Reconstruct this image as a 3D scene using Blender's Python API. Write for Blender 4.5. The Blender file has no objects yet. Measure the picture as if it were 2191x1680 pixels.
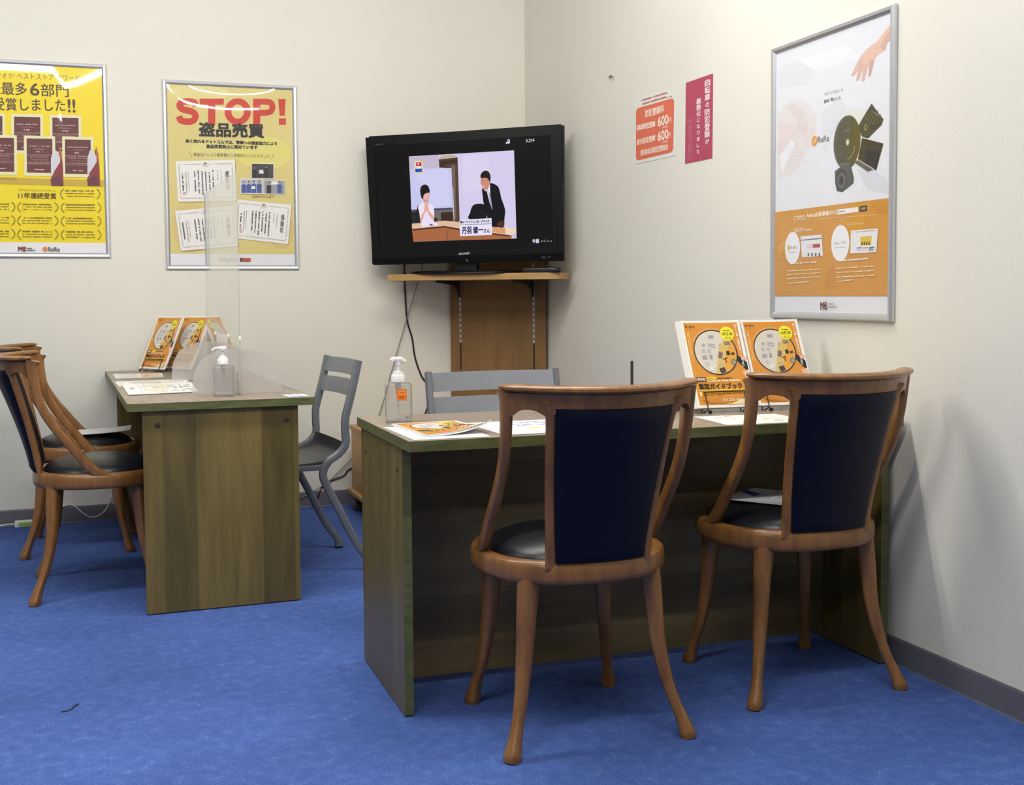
import bpy, bmesh, math, random
from mathutils import Vector, Matrix
R = random.Random(7)
SC = bpy.context.scene
COL = SC.collection

# ------------------------------------------------------------------ camera, world, lights, exposure
W, H = 2191, 1680
F = 2525.2
PITCH, ROLL, YAW = 0.0530, -0.0070, 0.3320
CP = Vector((-2.083, -5.809, 1.047))
PPY = -77.88
_fw = Vector((math.sin(YAW) * math.cos(PITCH), math.cos(YAW) * math.cos(PITCH), -math.sin(PITCH)))
_r = Vector((math.cos(YAW), -math.sin(YAW), 0))
_u = _r.cross(_fw)
_r2 = _r * math.cos(ROLL) + _u * math.sin(ROLL)
_u2 = _u * math.cos(ROLL) - _r * math.sin(ROLL)
cd = bpy.data.cameras.new('camera')
cam = bpy.data.objects.new('camera', cd)
COL.objects.link(cam)
cd.sensor_fit = 'HORIZONTAL'
cd.sensor_width = 36
cd.lens = F * 36 / W
cd.shift_y = PPY / W
cd.clip_start = 0.05
cam.matrix_world = Matrix(((_r2.x, _u2.x, -_fw.x, CP.x), (_r2.y, _u2.y, -_fw.y, CP.y), (_r2.z, _u2.z, -_fw.z, CP.z), (0, 0, 0, 1)))
SC.camera = cam

wd = bpy.data.worlds.new('world')
SC.world = wd
wd.use_nodes = True
wd.node_tree.nodes['Background'].inputs[0].default_value = (0.9, 0.95, 1, 1)
wd.node_tree.nodes['Background'].inputs[1].default_value = 0.05

vs = SC.view_settings
vs.view_transform = 'Standard'
vs.look = 'None'
vs.gamma = 1
vs.use_curve_mapping = False
vs.exposure = 0.0
SC.cycles.use_denoising = True
SC.cycles.sample_clamp_indirect = 6

LAMP_W = 19.2
CEIL = 2.90
LAMPS = [(-0.95, -2.45), (-2.25, -2.45), (-3.55, -2.45), (-1.2, -4.5), (-2.5, -4.5), (-4.0, -6.7)]  # last lamp is an added, unseen fill for surfaces that face the camera
for lx, ly in LAMPS:
    for sgn in (-1, 1):        # batten with two slanted tube faces
        ld = bpy.data.lights.new('fluorescent_light', 'AREA')
        ld.shape = 'RECTANGLE'
        ld.size, ld.size_y = 1.2, 0.05
        ld.energy = LAMP_W
        ld.color = (1.0, 0.972, 0.915)
        lo = bpy.data.objects.new('fluorescent_light', ld)
        COL.objects.link(lo)
        lo.location = (lx, ly + sgn * 0.075, CEIL - 0.035)
        lo.rotation_euler = (sgn * 0.87, 0, 0)


def ray(px, py):
    return _fw + _r2 * ((px - W / 2) / F) - _u2 * ((py - H / 2 - PPY) / F)


def on_plane(px, py, n, d):
    v = ray(px, py)
    n = Vector(n)
    return CP + v * ((d - n.dot(CP)) / n.dot(v))


# ------------------------------------------------------------------ materials
def lin(c):
    def f(v):
        v /= 255.0
        return v / 12.92 if v <= 0.04045 else ((v + 0.055) / 1.055) ** 2.4
    return (f(c[0]), f(c[1]), f(c[2]), 1.0)


MATS = {}


def new_mat(name):
    m = bpy.data.materials.new(name)
    m.use_nodes = True
    nt = m.node_tree
    b = nt.nodes['Principled BSDF']
    MATS[name] = m
    return m, nt, b


def plain(name, col, rough=0.5, metal=0.0, coat=0.0, spec=0.5, noise=0.0, nscale=40.0, bump=0.0, bscale=200.0):
    m, nt, b = new_mat(name)
    b.inputs['Base Color'].default_value = (*col, 1)
    b.inputs['Roughness'].default_value = rough
    b.inputs['Metallic'].default_value = metal
    b.inputs['Coat Weight'].default_value = coat
    b.inputs['Coat Roughness'].default_value = 0.12
    b.inputs['Specular IOR Level'].default_value = spec
    tc = nt.nodes.new('ShaderNodeTexCoord')
    n = nt.nodes.new('ShaderNodeTexNoise')
    n.inputs['Scale'].default_value = nscale
    n.inputs['Detail'].default_value = 3
    nt.links.new(tc.outputs['Object'], n.inputs['Vector'])
    if noise > 0:
        mx = nt.nodes.new('ShaderNodeMix')
        mx.data_type = 'RGBA'
        mx.inputs['A'].default_value = (*[c * (1 - noise) for c in col], 1)
        mx.inputs['B'].default_value = (*[min(1, c * (1 + noise)) for c in col], 1)
        nt.links.new(n.outputs['Fac'], mx.inputs['Factor'])
        nt.links.new(mx.outputs['Result'], b.inputs['Base Color'])
    if bump > 0:
        n2 = nt.nodes.new('ShaderNodeTexNoise')
        n2.inputs['Scale'].default_value = bscale
        n2.inputs['Detail'].default_value = 2
        nt.links.new(tc.outputs['Object'], n2.inputs['Vector'])
        bp = nt.nodes.new('ShaderNodeBump')
        bp.inputs['Strength'].default_value = bump
        bp.inputs['Distance'].default_value = 0.002
        nt.links.new(n2.outputs['Fac'], bp.inputs['Height'])
        nt.links.new(bp.outputs['Normal'], b.inputs['Normal'])
    return m


def wood(name, c1, c2, scale, rough=0.4, coat=0.0, bands=0.0, axis='X', bandamt=0.25, contrast=(0.35, 0.7), spec=0.5):
    """grain: noise stretched by 'scale' (x, y, z); optional plank-like tone bands across 'axis'"""
    m, nt, b = new_mat(name)
    b.inputs['Roughness'].default_value = rough
    b.inputs['Coat Weight'].default_value = coat
    b.inputs['Coat Roughness'].default_value = 0.15
    b.inputs['Specular IOR Level'].default_value = spec
    tc = nt.nodes.new('ShaderNodeTexCoord')
    mp = nt.nodes.new('ShaderNodeMapping')
    mp.inputs['Scale'].default_value = scale
    nt.links.new(tc.outputs['Object'], mp.inputs['Vector'])
    n = nt.nodes.new('ShaderNodeTexNoise')
    n.inputs['Scale'].default_value = 1
    n.inputs['Detail'].default_value = 6
    n.inputs['Roughness'].default_value = 0.62
    n.inputs['Distortion'].default_value = 0.4
    nt.links.new(mp.outputs['Vector'], n.inputs['Vector'])
    cr = nt.nodes.new('ShaderNodeValToRGB')
    cr.color_ramp.elements[0].position = contrast[0]
    cr.color_ramp.elements[1].position = contrast[1]
    cr.color_ramp.elements[0].color = (*c1, 1)
    cr.color_ramp.elements[1].color = (*c2, 1)
    nt.links.new(n.outputs['Fac'], cr.inputs['Fac'])
    out = cr.outputs['Color']
    if bands > 0:
        sp = nt.nodes.new('ShaderNodeSeparateXYZ')
        nt.links.new(tc.outputs['Object'], sp.inputs['Vector'])
        mu = nt.nodes.new('ShaderNodeMath')
        mu.operation = 'MULTIPLY'
        mu.inputs[1].default_value = bands
        nt.links.new(sp.outputs[axis], mu.inputs[0])
        fl = nt.nodes.new('ShaderNodeMath')
        fl.operation = 'FLOOR'
        nt.links.new(mu.outputs[0], fl.inputs[0])
        wn = nt.nodes.new('ShaderNodeTexWhiteNoise')
        wn.noise_dimensions = '1D'
        nt.links.new(fl.outputs[0], wn.inputs['W'])
        mr = nt.nodes.new('ShaderNodeMapRange')
        mr.inputs['To Min'].default_value = 1 - bandamt
        mr.inputs['To Max'].default_value = 1 + bandamt
        nt.links.new(wn.outputs['Value'], mr.inputs['Value'])
        vm = nt.nodes.new('ShaderNodeVectorMath')
        vm.operation = 'SCALE'
        nt.links.new(out, vm.inputs[0])
        nt.links.new(mr.outputs['Result'], vm.inputs['Scale'])
        out = vm.outputs['Vector']
    nt.links.new(out, b.inputs['Base Color'])
    bp = nt.nodes.new('ShaderNodeBump')
    bp.inputs['Strength'].default_value = 0.12
    bp.inputs['Distance'].default_value = 0.001
    nt.links.new(n.outputs['Fac'], bp.inputs['Height'])
    nt.links.new(bp.outputs['Normal'], b.inputs['Normal'])
    return m


def printed(name, rough=0.45, emit=0.0, coat=0.0):
    m, nt, b = new_mat(name)
    a = nt.nodes.new('ShaderNodeAttribute')
    a.attribute_name = 'Col'
    b.inputs['Roughness'].default_value = rough
    b.inputs['Coat Weight'].default_value = coat
    if emit > 0:
        b.inputs['Base Color'].default_value = (0.002, 0.002, 0.002, 1)
        b.inputs['Specular IOR Level'].default_value = 0.15
        nt.links.new(a.outputs['Color'], b.inputs['Emission Color'])
        b.inputs['Emission Strength'].default_value = emit
    else:
        nt.links.new(a.outputs['Color'], b.inputs['Base Color'])
    return m


def clear(name, tint=(0.95, 0.955, 0.95), refl=1.45, haze=0.0, rough=0.02, edge=0.0, edgecol=(0.5, 0.5, 0.5)):
    """thin clear plastic: straight-through transparency, Fresnel reflection, optional milky haze"""
    m = bpy.data.materials.new(name)
    m.use_nodes = True
    nt = m.node_tree
    nt.nodes.remove(nt.nodes['Principled BSDF'])
    out = nt.nodes['Material Output']
    tr = nt.nodes.new('ShaderNodeBsdfTransparent')
    tr.inputs['Color'].default_value = (*tint, 1)
    gl = nt.nodes.new('ShaderNodeBsdfGlossy')
    gl.inputs['Roughness'].default_value = rough
    gl.inputs['Color'].default_value = (1, 1, 1, 1)
    fr = nt.nodes.new('ShaderNodeFresnel')
    ge = nt.nodes.new('ShaderNodeNewGeometry')
    mi = nt.nodes.new('ShaderNodeMix')          # the same reflectance from either side of the thin wall
    mi.inputs['A'].default_value = refl
    mi.inputs['B'].default_value = 1 / refl
    nt.links.new(ge.outputs['Backfacing'], mi.inputs['Factor'])
    nt.links.new(mi.outputs['Result'], fr.inputs['IOR'])
    base = tr.outputs[0]
    if edge > 0:
        lw = nt.nodes.new('ShaderNodeLayerWeight')
        lw.inputs['Blend'].default_value = 0.35
        mx0 = nt.nodes.new('ShaderNodeMix')
        mx0.data_type = 'RGBA'
        mx0.inputs['A'].default_value = (*tint, 1)
        mx0.inputs['B'].default_value = (*edgecol, 1)
        nt.links.new(lw.outputs['Facing'], mx0.inputs['Factor'])
        nt.links.new(mx0.outputs['Result'], tr.inputs['Color'])
    if haze > 0:
        df = nt.nodes.new('ShaderNodeBsdfDiffuse')
        df.inputs['Color'].default_value = (0.85, 0.85, 0.84, 1)
        tl = nt.nodes.new('ShaderNodeBsdfTranslucent')
        tl.inputs['Color'].default_value = (0.85, 0.85, 0.84, 1)
        ad = nt.nodes.new('ShaderNodeMixShader')
        ad.inputs[0].default_value = 0.5
        nt.links.new(df.outputs[0], ad.inputs[1])
        nt.links.new(tl.outputs[0], ad.inputs[2])
        hz = nt.nodes.new('ShaderNodeMixShader')
        hz.inputs[0].default_value = haze
        nt.links.new(base, hz.inputs[1])
        nt.links.new(ad.outputs[0], hz.inputs[2])
        base = hz.outputs[0]
    mx = nt.nodes.new('ShaderNodeMixShader')
    nt.links.new(fr.outputs[0], mx.inputs[0])
    nt.links.new(base, mx.inputs[1])
    nt.links.new(gl.outputs[0], mx.inputs[2])
    nt.links.new(mx.outputs[0], out.inputs['Surface'])
    MATS[name] = m
    return m


M_WALL = plain('wall_paper', (0.735, 0.72, 0.64), 0.75, noise=0.035, nscale=1.6, bump=0.2, bscale=90)
M_CEIL = plain('ceiling_tile', (0.80, 0.79, 0.76), 0.9)
M_BASE = plain('baseboard_vinyl', (0.125, 0.125, 0.145), 0.5, noise=0.1, nscale=8)
M_TOP = wood('desk_top_laminate', (0.20, 0.155, 0.115), (0.33, 0.265, 0.205), (3, 40, 40), 0.32, bands=0, contrast=(0.3, 0.75))
M_TOP1 = wood('desk_top_laminate_lengthwise', (0.20, 0.155, 0.115), (0.33, 0.265, 0.205), (40, 3, 40), 0.32, contrast=(0.3, 0.75))
M_EDGE = wood('desk_edge_band', (0.075, 0.085, 0.026), (0.14, 0.145, 0.05), (14, 14, 90), 0.45)
M_PANEL = wood('desk_panel_wood', (0.082, 0.058, 0.014), (0.205, 0.152, 0.044), (16, 16, 1.6), 0.42, bands=9.3, axis='X', bandamt=0.26, contrast=(0.24, 0.8))
M_PANELY = wood('desk_panel_wood_side', (0.082, 0.058, 0.014), (0.205, 0.152, 0.044), (16, 16, 1.6), 0.42, bands=10.7, axis='Y', bandamt=0.26, contrast=(0.24, 0.8))
M_MODX = wood('modesty_panel_wood', (0.075, 0.054, 0.022), (0.20, 0.148, 0.066), (1.6, 16, 16), 0.45, bands=8.5, axis='Z', bandamt=0.26, contrast=(0.24, 0.8))
M_MODY = wood('modesty_panel_wood_side', (0.075, 0.054, 0.022), (0.20, 0.148, 0.066), (16, 1.6, 16), 0.45, bands=8.5, axis='Z', bandamt=0.26, contrast=(0.24, 0.8))
M_CHAIR = wood('chair_wood', (0.150, 0.060, 0.014), (0.310, 0.142, 0.038), (30, 30, 5), 0.36, coat=0.2, contrast=(0.3, 0.75))
M_NAVY = plain('navy_leather', (0.0018, 0.0026, 0.012), 0.5, noise=0.2, nscale=200, bump=0.25, bscale=500, spec=0.22)
M_LEATHER = plain('black_leather', (0.010, 0.011, 0.015), 0.33, noise=0.2, nscale=160, bump=0.2, bscale=420)
M_GREY = plain('grey_painted_metal', (0.17, 0.18, 0.195), 0.38, metal=0.25, noise=0.12, nscale=12)
M_SLAT = plain('silver_painted_slat', (0.27, 0.285, 0.315), 0.42, metal=0.3, noise=0.14, nscale=9)
M_SEAT = plain('charcoal_plywood_seat', (0.045, 0.046, 0.050), 0.38, noise=0.1)
M_BOARD = wood('particle_board_face', (0.20, 0.105, 0.032), (0.27, 0.148, 0.047), (18, 18, 2), 0.5)
M_SHELF = wood('shelf_wood', (0.42, 0.245, 0.085), (0.52, 0.315, 0.12), (3, 30, 30), 0.45)
M_CAB = wood('cabinet_wood', (0.46, 0.20, 0.035), (0.56, 0.27, 0.055), (20, 20, 3), 0.4)
M_ALU = plain('brushed_aluminium', (0.62, 0.63, 0.66), 0.36, metal=0.75, noise=0.04)
M_STEEL = plain('zinc_steel', (0.62, 0.61, 0.58), 0.35, metal=0.35)
M_BLACK = plain('black_plastic', (0.012, 0.012, 0.013), 0.33)
M_GLOSSBLK = plain('gloss_black_plastic', (0.003, 0.003, 0.0035), 0.15, spec=0.22)
M_BEZEL = plain('charcoal_bezel', (0.007, 0.0075, 0.008), 0.3, spec=0.2)
M_WIRE = plain('black_wire', (0.015, 0.008, 0.006), 0.4)
M_CORD = plain('grey_cord', (0.22, 0.21, 0.19), 0.5)
M_WHITE = plain('white_plastic', (0.82, 0.82, 0.80), 0.35)
M_WCORD = plain('white_cord', (0.72, 0.72, 0.68), 0.5)
M_GREEN = plain('lime_plastic', (0.32, 0.52, 0.12), 0.45)
M_PAPER = plain('paper', (0.80, 0.80, 0.79), 0.7)
M_DARKPAPER = plain('dark_folder_card', (0.03, 0.03, 0.035), 0.5)
M_GROOVE = plain('empty_groove', (0.035, 0.012, 0.007), 0.7)
M_CAP = plain('brown_screw_cap', (0.045, 0.026, 0.015), 0.5)
M_RUBBER = plain('grey_caster_rubber', (0.12, 0.12, 0.13), 0.5)
M_PRINT = printed('offset_print', 0.5)
M_GLOSS = printed('gloss_print', 0.32)
M_SCREEN = printed('tv_picture', 0.2, emit=1.0)
M_FILM = clear('poster_film', (0.985, 0.985, 0.985), 1.38, rough=0.03)
M_ACRYL = clear('clear_acrylic', (0.93, 0.94, 0.915), 1.40, haze=0.035)
M_ACEDGE = clear('acrylic_edge', (0.72, 0.75, 0.70), 1.5, haze=0.35, rough=0.1)
M_FROST = clear('frosted_acrylic', (0.93, 0.92, 0.92), 1.2, haze=0.38, rough=0.4)
M_BOTTLE = clear('clear_pet', (0.955, 0.955, 0.955), 1.45, haze=0.02, edge=1, edgecol=(0.66, 0.66, 0.67))
M_TUBE = clear('milky_tube', (0.8, 0.8, 0.8), 1.3, haze=0.5)
M_LAMP = plain('lamp_housing', (0.8, 0.8, 0.8), 0.5)


def carpet():
    m, nt, b = new_mat('blue_carpet')
    b.inputs['Roughness'].default_value = 0.95
    b.inputs['Specular IOR Level'].default_value = 0.15
    tc = nt.nodes.new('ShaderNodeTexCoord')
    n1 = nt.nodes.new('ShaderNodeTexNoise')
    n1.inputs['Scale'].default_value = 210
    n1.inputs['Detail'].default_value = 3
    n1.inputs['Roughness'].default_value = 0.7
    n2 = nt.nodes.new('ShaderNodeTexNoise')
    n2.inputs['Scale'].default_value = 2.2
    n2.inputs['Detail'].default_value = 4
    n3 = nt.nodes.new('ShaderNodeTexNoise')
    n3.inputs['Scale'].default_value = 30
    n3.inputs['Detail'].default_value = 3
    for n in (n1, n2, n3):
        nt.links.new(tc.outputs['Object'], n.inputs['Vector'])
    cr = nt.nodes.new('ShaderNodeValToRGB')
    e = cr.color_ramp.elements
    e[0].position, e[0].color = 0.30, (0.037, 0.072, 0.250, 1)
    e[1].position, e[1].color = 0.60, (0.068, 0.126, 0.365, 1)
    k = e.new(0.78)
    k.color = (0.22, 0.32, 0.64, 1)
    ad = nt.nodes.new('ShaderNodeMath')
    ad.operation = 'MULTIPLY_ADD'
    ad.inputs[1].default_value = 0.36
    nt.links.new(n3.outputs['Fac'], ad.inputs[0])
    sb = nt.nodes.new('ShaderNodeMath')
    sb.operation = 'MULTIPLY_ADD'
    sb.inputs[1].default_value = 0.85
    sb.inputs[2].default_value = -0.085
    nt.links.new(n1.outputs['Fac'], sb.inputs[0])
    nt.links.new(sb.outputs[0], ad.inputs[2])
    nt.links.new(ad.outputs[0], cr.inputs['Fac'])
    vm = nt.nodes.new('ShaderNodeVectorMath')
    vm.operation = 'SCALE'
    mr = nt.nodes.new('ShaderNodeMapRange')
    mr.inputs['From Min'].default_value = 0.3
    mr.inputs['From Max'].default_value = 0.7
    mr.inputs['To Min'].default_value = 0.85
    mr.inputs['To Max'].default_value = 1.15
    nt.links.new(n2.outputs['Fac'], mr.inputs['Value'])
    nt.links.new(cr.outputs['Color'], vm.inputs[0])
    nt.links.new(mr.outputs['Result'], vm.inputs['Scale'])
    nt.links.new(vm.outputs['Vector'], b.inputs['Base Color'])
    bp = nt.nodes.new('ShaderNodeBump')
    bp.inputs['Strength'].default_value = 0.6
    bp.inputs['Distance'].default_value = 0.004
    nt.links.new(n1.outputs['Fac'], bp.inputs['Height'])
    nt.links.new(bp.outputs['Normal'], b.inputs['Normal'])
    return m


M_CARPET = carpet()


# ------------------------------------------------------------------ mesh building helpers
class MB:
    def __init__(self):
        self.v, self.f, self.s = [], [], []

    def add(self, verts, faces, smooth=False, M=None):
        o = len(self.v)
        self.v += [tuple(M @ Vector(p)) for p in verts] if M else [tuple(p) for p in verts]
        for f in faces:
            self.f.append(tuple(i + o for i in f))
            self.s.append(smooth)
        return self

    def box(self, x0, y0, z0, x1, y1, z1, M=None, bev=0.0):
        if bev <= 0:
            v = [(x, y, z) for z in (z0, z1) for y in (y0, y1) for x in (x0, x1)]
            return self.add(v, [(0, 2, 3, 1), (4, 5, 7, 6), (0, 1, 5, 4), (2, 6, 7, 3), (0, 4, 6, 2), (1, 3, 7, 5)], False, M)
        bm = bmesh.new()
        bmesh.ops.create_cube(bm, size=1)
        for p in bm.verts:
            p.co = Vector(((x0 + x1) / 2 + p.co.x * (x1 - x0), (y0 + y1) / 2 + p.co.y * (y1 - y0), (z0 + z1) / 2 + p.co.z * (z1 - z0)))
        bmesh.ops.bevel(bm, geom=bm.edges[:], offset=bev, segments=2, affect='EDGES', profile=0.6)
        bm.verts.index_update()
        v = [tuple(p.co) for p in bm.verts]
        f = [tuple(q.index for q in fa.verts) for fa in bm.faces]
        bm.free()
        return self.add(v, f, True, M)

    def prism(self, pts, z0, z1, M=None, smooth=False):
        """polygon pts (x, y) extruded z0..z1"""
        n = len(pts)
        v = [(p[0], p[1], z0) for p in pts] + [(p[0], p[1], z1) for p in pts]
        f = [tuple(range(n - 1, -1, -1)), tuple(range(n, 2 * n))]
        self.add(v, f, False, M)
        o = len(self.v) - 2 * n
        for i in range(n):
            j = (i + 1) % n
            self.f.append((o + i, o + j, o + n + j, o + n + i))
            self.s.append(smooth)
        return self

    def rings(self, rings, closed=False, cap=True, smooth=True, M=None):
        """loft a list of rings (equal counts)"""
        n = len(rings[0])
        v = [p for r in rings for p in r]
        f = []
        m = len(rings)
        for i in range(m if closed else m - 1):
            a, b = i * n, ((i + 1) % m) * n
            for k in range(n):
                l = (k + 1) % n
                f.append((a + k, a + l, b + l, b + k))
        if cap and not closed:
            f.append(tuple(range(n - 1, -1, -1)))
            f.append(tuple((m - 1) * n + k for k in range(n)))
        return self.add(v, f, smooth, M)

    def lathe(self, prof, n=20, M=None, cap=True):
        rr = [[(r * math.cos(2 * math.pi * k / n), r * math.sin(2 * math.pi * k / n), z) for k in range(n)] for r, z in prof]
        return self.rings(rr, cap=cap, M=M)

    def sweep(self, path, size, side=None, n=12, e=2.6, closed=False, M=None):
        """path: Vectors; size: (w along side, d across) or list of; superellipse section"""
        m = len(path)
        rr = []
        for i, p in enumerate(path):
            if closed:
                t = path[(i + 1) % m] - path[i - 1]
            else:
                t = path[min(i + 1, m - 1)] - path[max(i - 1, 0)]
            t.normalize()
            sd = side(i) if callable(side) else side
            if sd is None:
                sd = Vector((0, 0, 1)) if abs(t.z) < 0.9 else Vector((1, 0, 0))
            s = (Vector(sd) - t * t.dot(Vector(sd))).normalized()
            q = t.cross(s)
            w, d = size[i] if isinstance(size, list) else size
            ring = []
            for k in range(n):
                a = 2 * math.pi * k / n
                ca, sa = math.cos(a), math.sin(a)
                ca = math.copysign(abs(ca) ** (2 / e), ca)
                sa = math.copysign(abs(sa) ** (2 / e), sa)
                ring.append(tuple(p + s * (w / 2 * ca) + q * (d / 2 * sa)))
            rr.append(ring)
        return self.rings(rr, closed=closed, M=M)

    def tube(self, path, r, n=8, M=None):
        return self.sweep(path, (2 * r, 2 * r), None, n, 2.0, M=M)

    def mesh(self, name, mats):
        me = bpy.data.meshes.new(name)
        me.from_pydata(self.v, [], self.f)
        me.polygons.foreach_set('use_smooth', self.s)
        for m in (mats if isinstance(mats, (list, tuple)) else [mats]):
            me.materials.append(m)
        me.update()
        return me


def spline(pts, k=6, closed=False):
    P = [Vector(p) for p in pts]
    n = len(P)
    out = []
    for i in range(n if closed else n - 1):
        if closed:
            a, b, c, d = P[i - 1], P[i], P[(i + 1) % n], P[(i + 2) % n]
        else:
            b, c = P[i], P[i + 1]
            a = P[i - 1] if i > 0 else b * 2 - c
            d = P[i + 2] if i + 2 < n else c * 2 - b
        for j in range(k):
            t = j / k
            out.append(0.5 * ((2 * b) + (c - a) * t + (2 * a - 5 * b + 4 * c - d) * t * t + (3 * b - a - 3 * c + d) * t ** 3))
    if not closed:
        out.append(P[-1])
    return out


def interp(xs, ys, x):
    for i in range(len(xs) - 1):
        if x <= xs[i + 1] or i == len(xs) - 2:
            t = (x - xs[i]) / (xs[i + 1] - xs[i])
            return ys[i] + (ys[i + 1] - ys[i]) * t


def obj(name, mb, mat, parent=None, world=False, fixnormals=True):
    if world and parent is not None:
        inv = parent.matrix_basis.inverted()
        mb.v = [tuple(inv @ Vector(p)) for p in mb.v]
    me = mb.mesh(name, mat) if isinstance(mb, MB) else mb
    if fixnormals and isinstance(mb, MB):
        bm = bmesh.new()
        bm.from_mesh(me)
        bmesh.ops.recalc_face_normals(bm, faces=bm.faces[:])
        for e in bm.edges:
            if len(e.link_faces) == 2 and e.calc_face_angle(0.0) > 0.75:
                e.smooth = False
        bm.to_mesh(me)
        bm.free()
    o = bpy.data.objects.new(name, me)
    COL.objects.link(o)
    if parent is not None:
        o.parent = parent
    return o


def tag(o, label, cat, group=None):
    o['label'] = label
    o['category'] = cat
    if group:
        o['group'] = group
    return o


def thing(name, label, cat, loc=(0, 0, 0), rz=0.0, group=None):
    o = bpy.data.objects.new(name, None)
    o.empty_display_size = 0.05
    COL.objects.link(o)
    o.location = loc
    o.rotation_euler = (0, 0, rz)
    o.matrix_basis = Matrix.Translation(Vector(loc)) @ Matrix.Rotation(rz, 4, 'Z')
    return tag(o, label, cat, group)


def struct(name, mb, mat):
    o = obj(name, mb, mat)
    o['kind'] = 'structure'
    return o


def dup(root, loc, rz, label):
    r = root.copy()
    COL.objects.link(r)
    r.location = loc
    r.rotation_euler = (0, 0, rz)
    r['label'] = label
    for ch in list(root.children):
        c = ch.copy()
        COL.objects.link(c)
        c.parent = r
        for g in ch.children:
            d = g.copy()
            COL.objects.link(d)
            d.parent = c
    return r


# ------------------------------------------------------------------ flat print
_tc = {}


def glyphs(s):
    """2-D triangles/polys of a string: (verts, faces, bbox)"""
    if s in _tc:
        return _tc[s]
    c = bpy.data.curves.new('lettering', 'FONT')
    c.body = s
    c.resolution_u = 3
    o = bpy.data.objects.new('lettering', c)
    COL.objects.link(o)
    dg = bpy.context.evaluated_depsgraph_get()
    me = bpy.data.meshes.new_from_object(o.evaluated_get(dg))
    v = [(p.co.x, p.co.y) for p in me.vertices]
    f = [tuple(p.vertices) for p in me.polygons]
    bpy.data.objects.remove(o)
    bpy.data.curves.remove(c)
    bpy.data.meshes.remove(me)
    xs = [p[0] for p in v] or [0, 1]
    ys = [p[1] for p in v] or [0, 1]
    _tc[s] = (v, f, (min(xs), min(ys), max(xs), max(ys)))
    return _tc[s]


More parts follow.
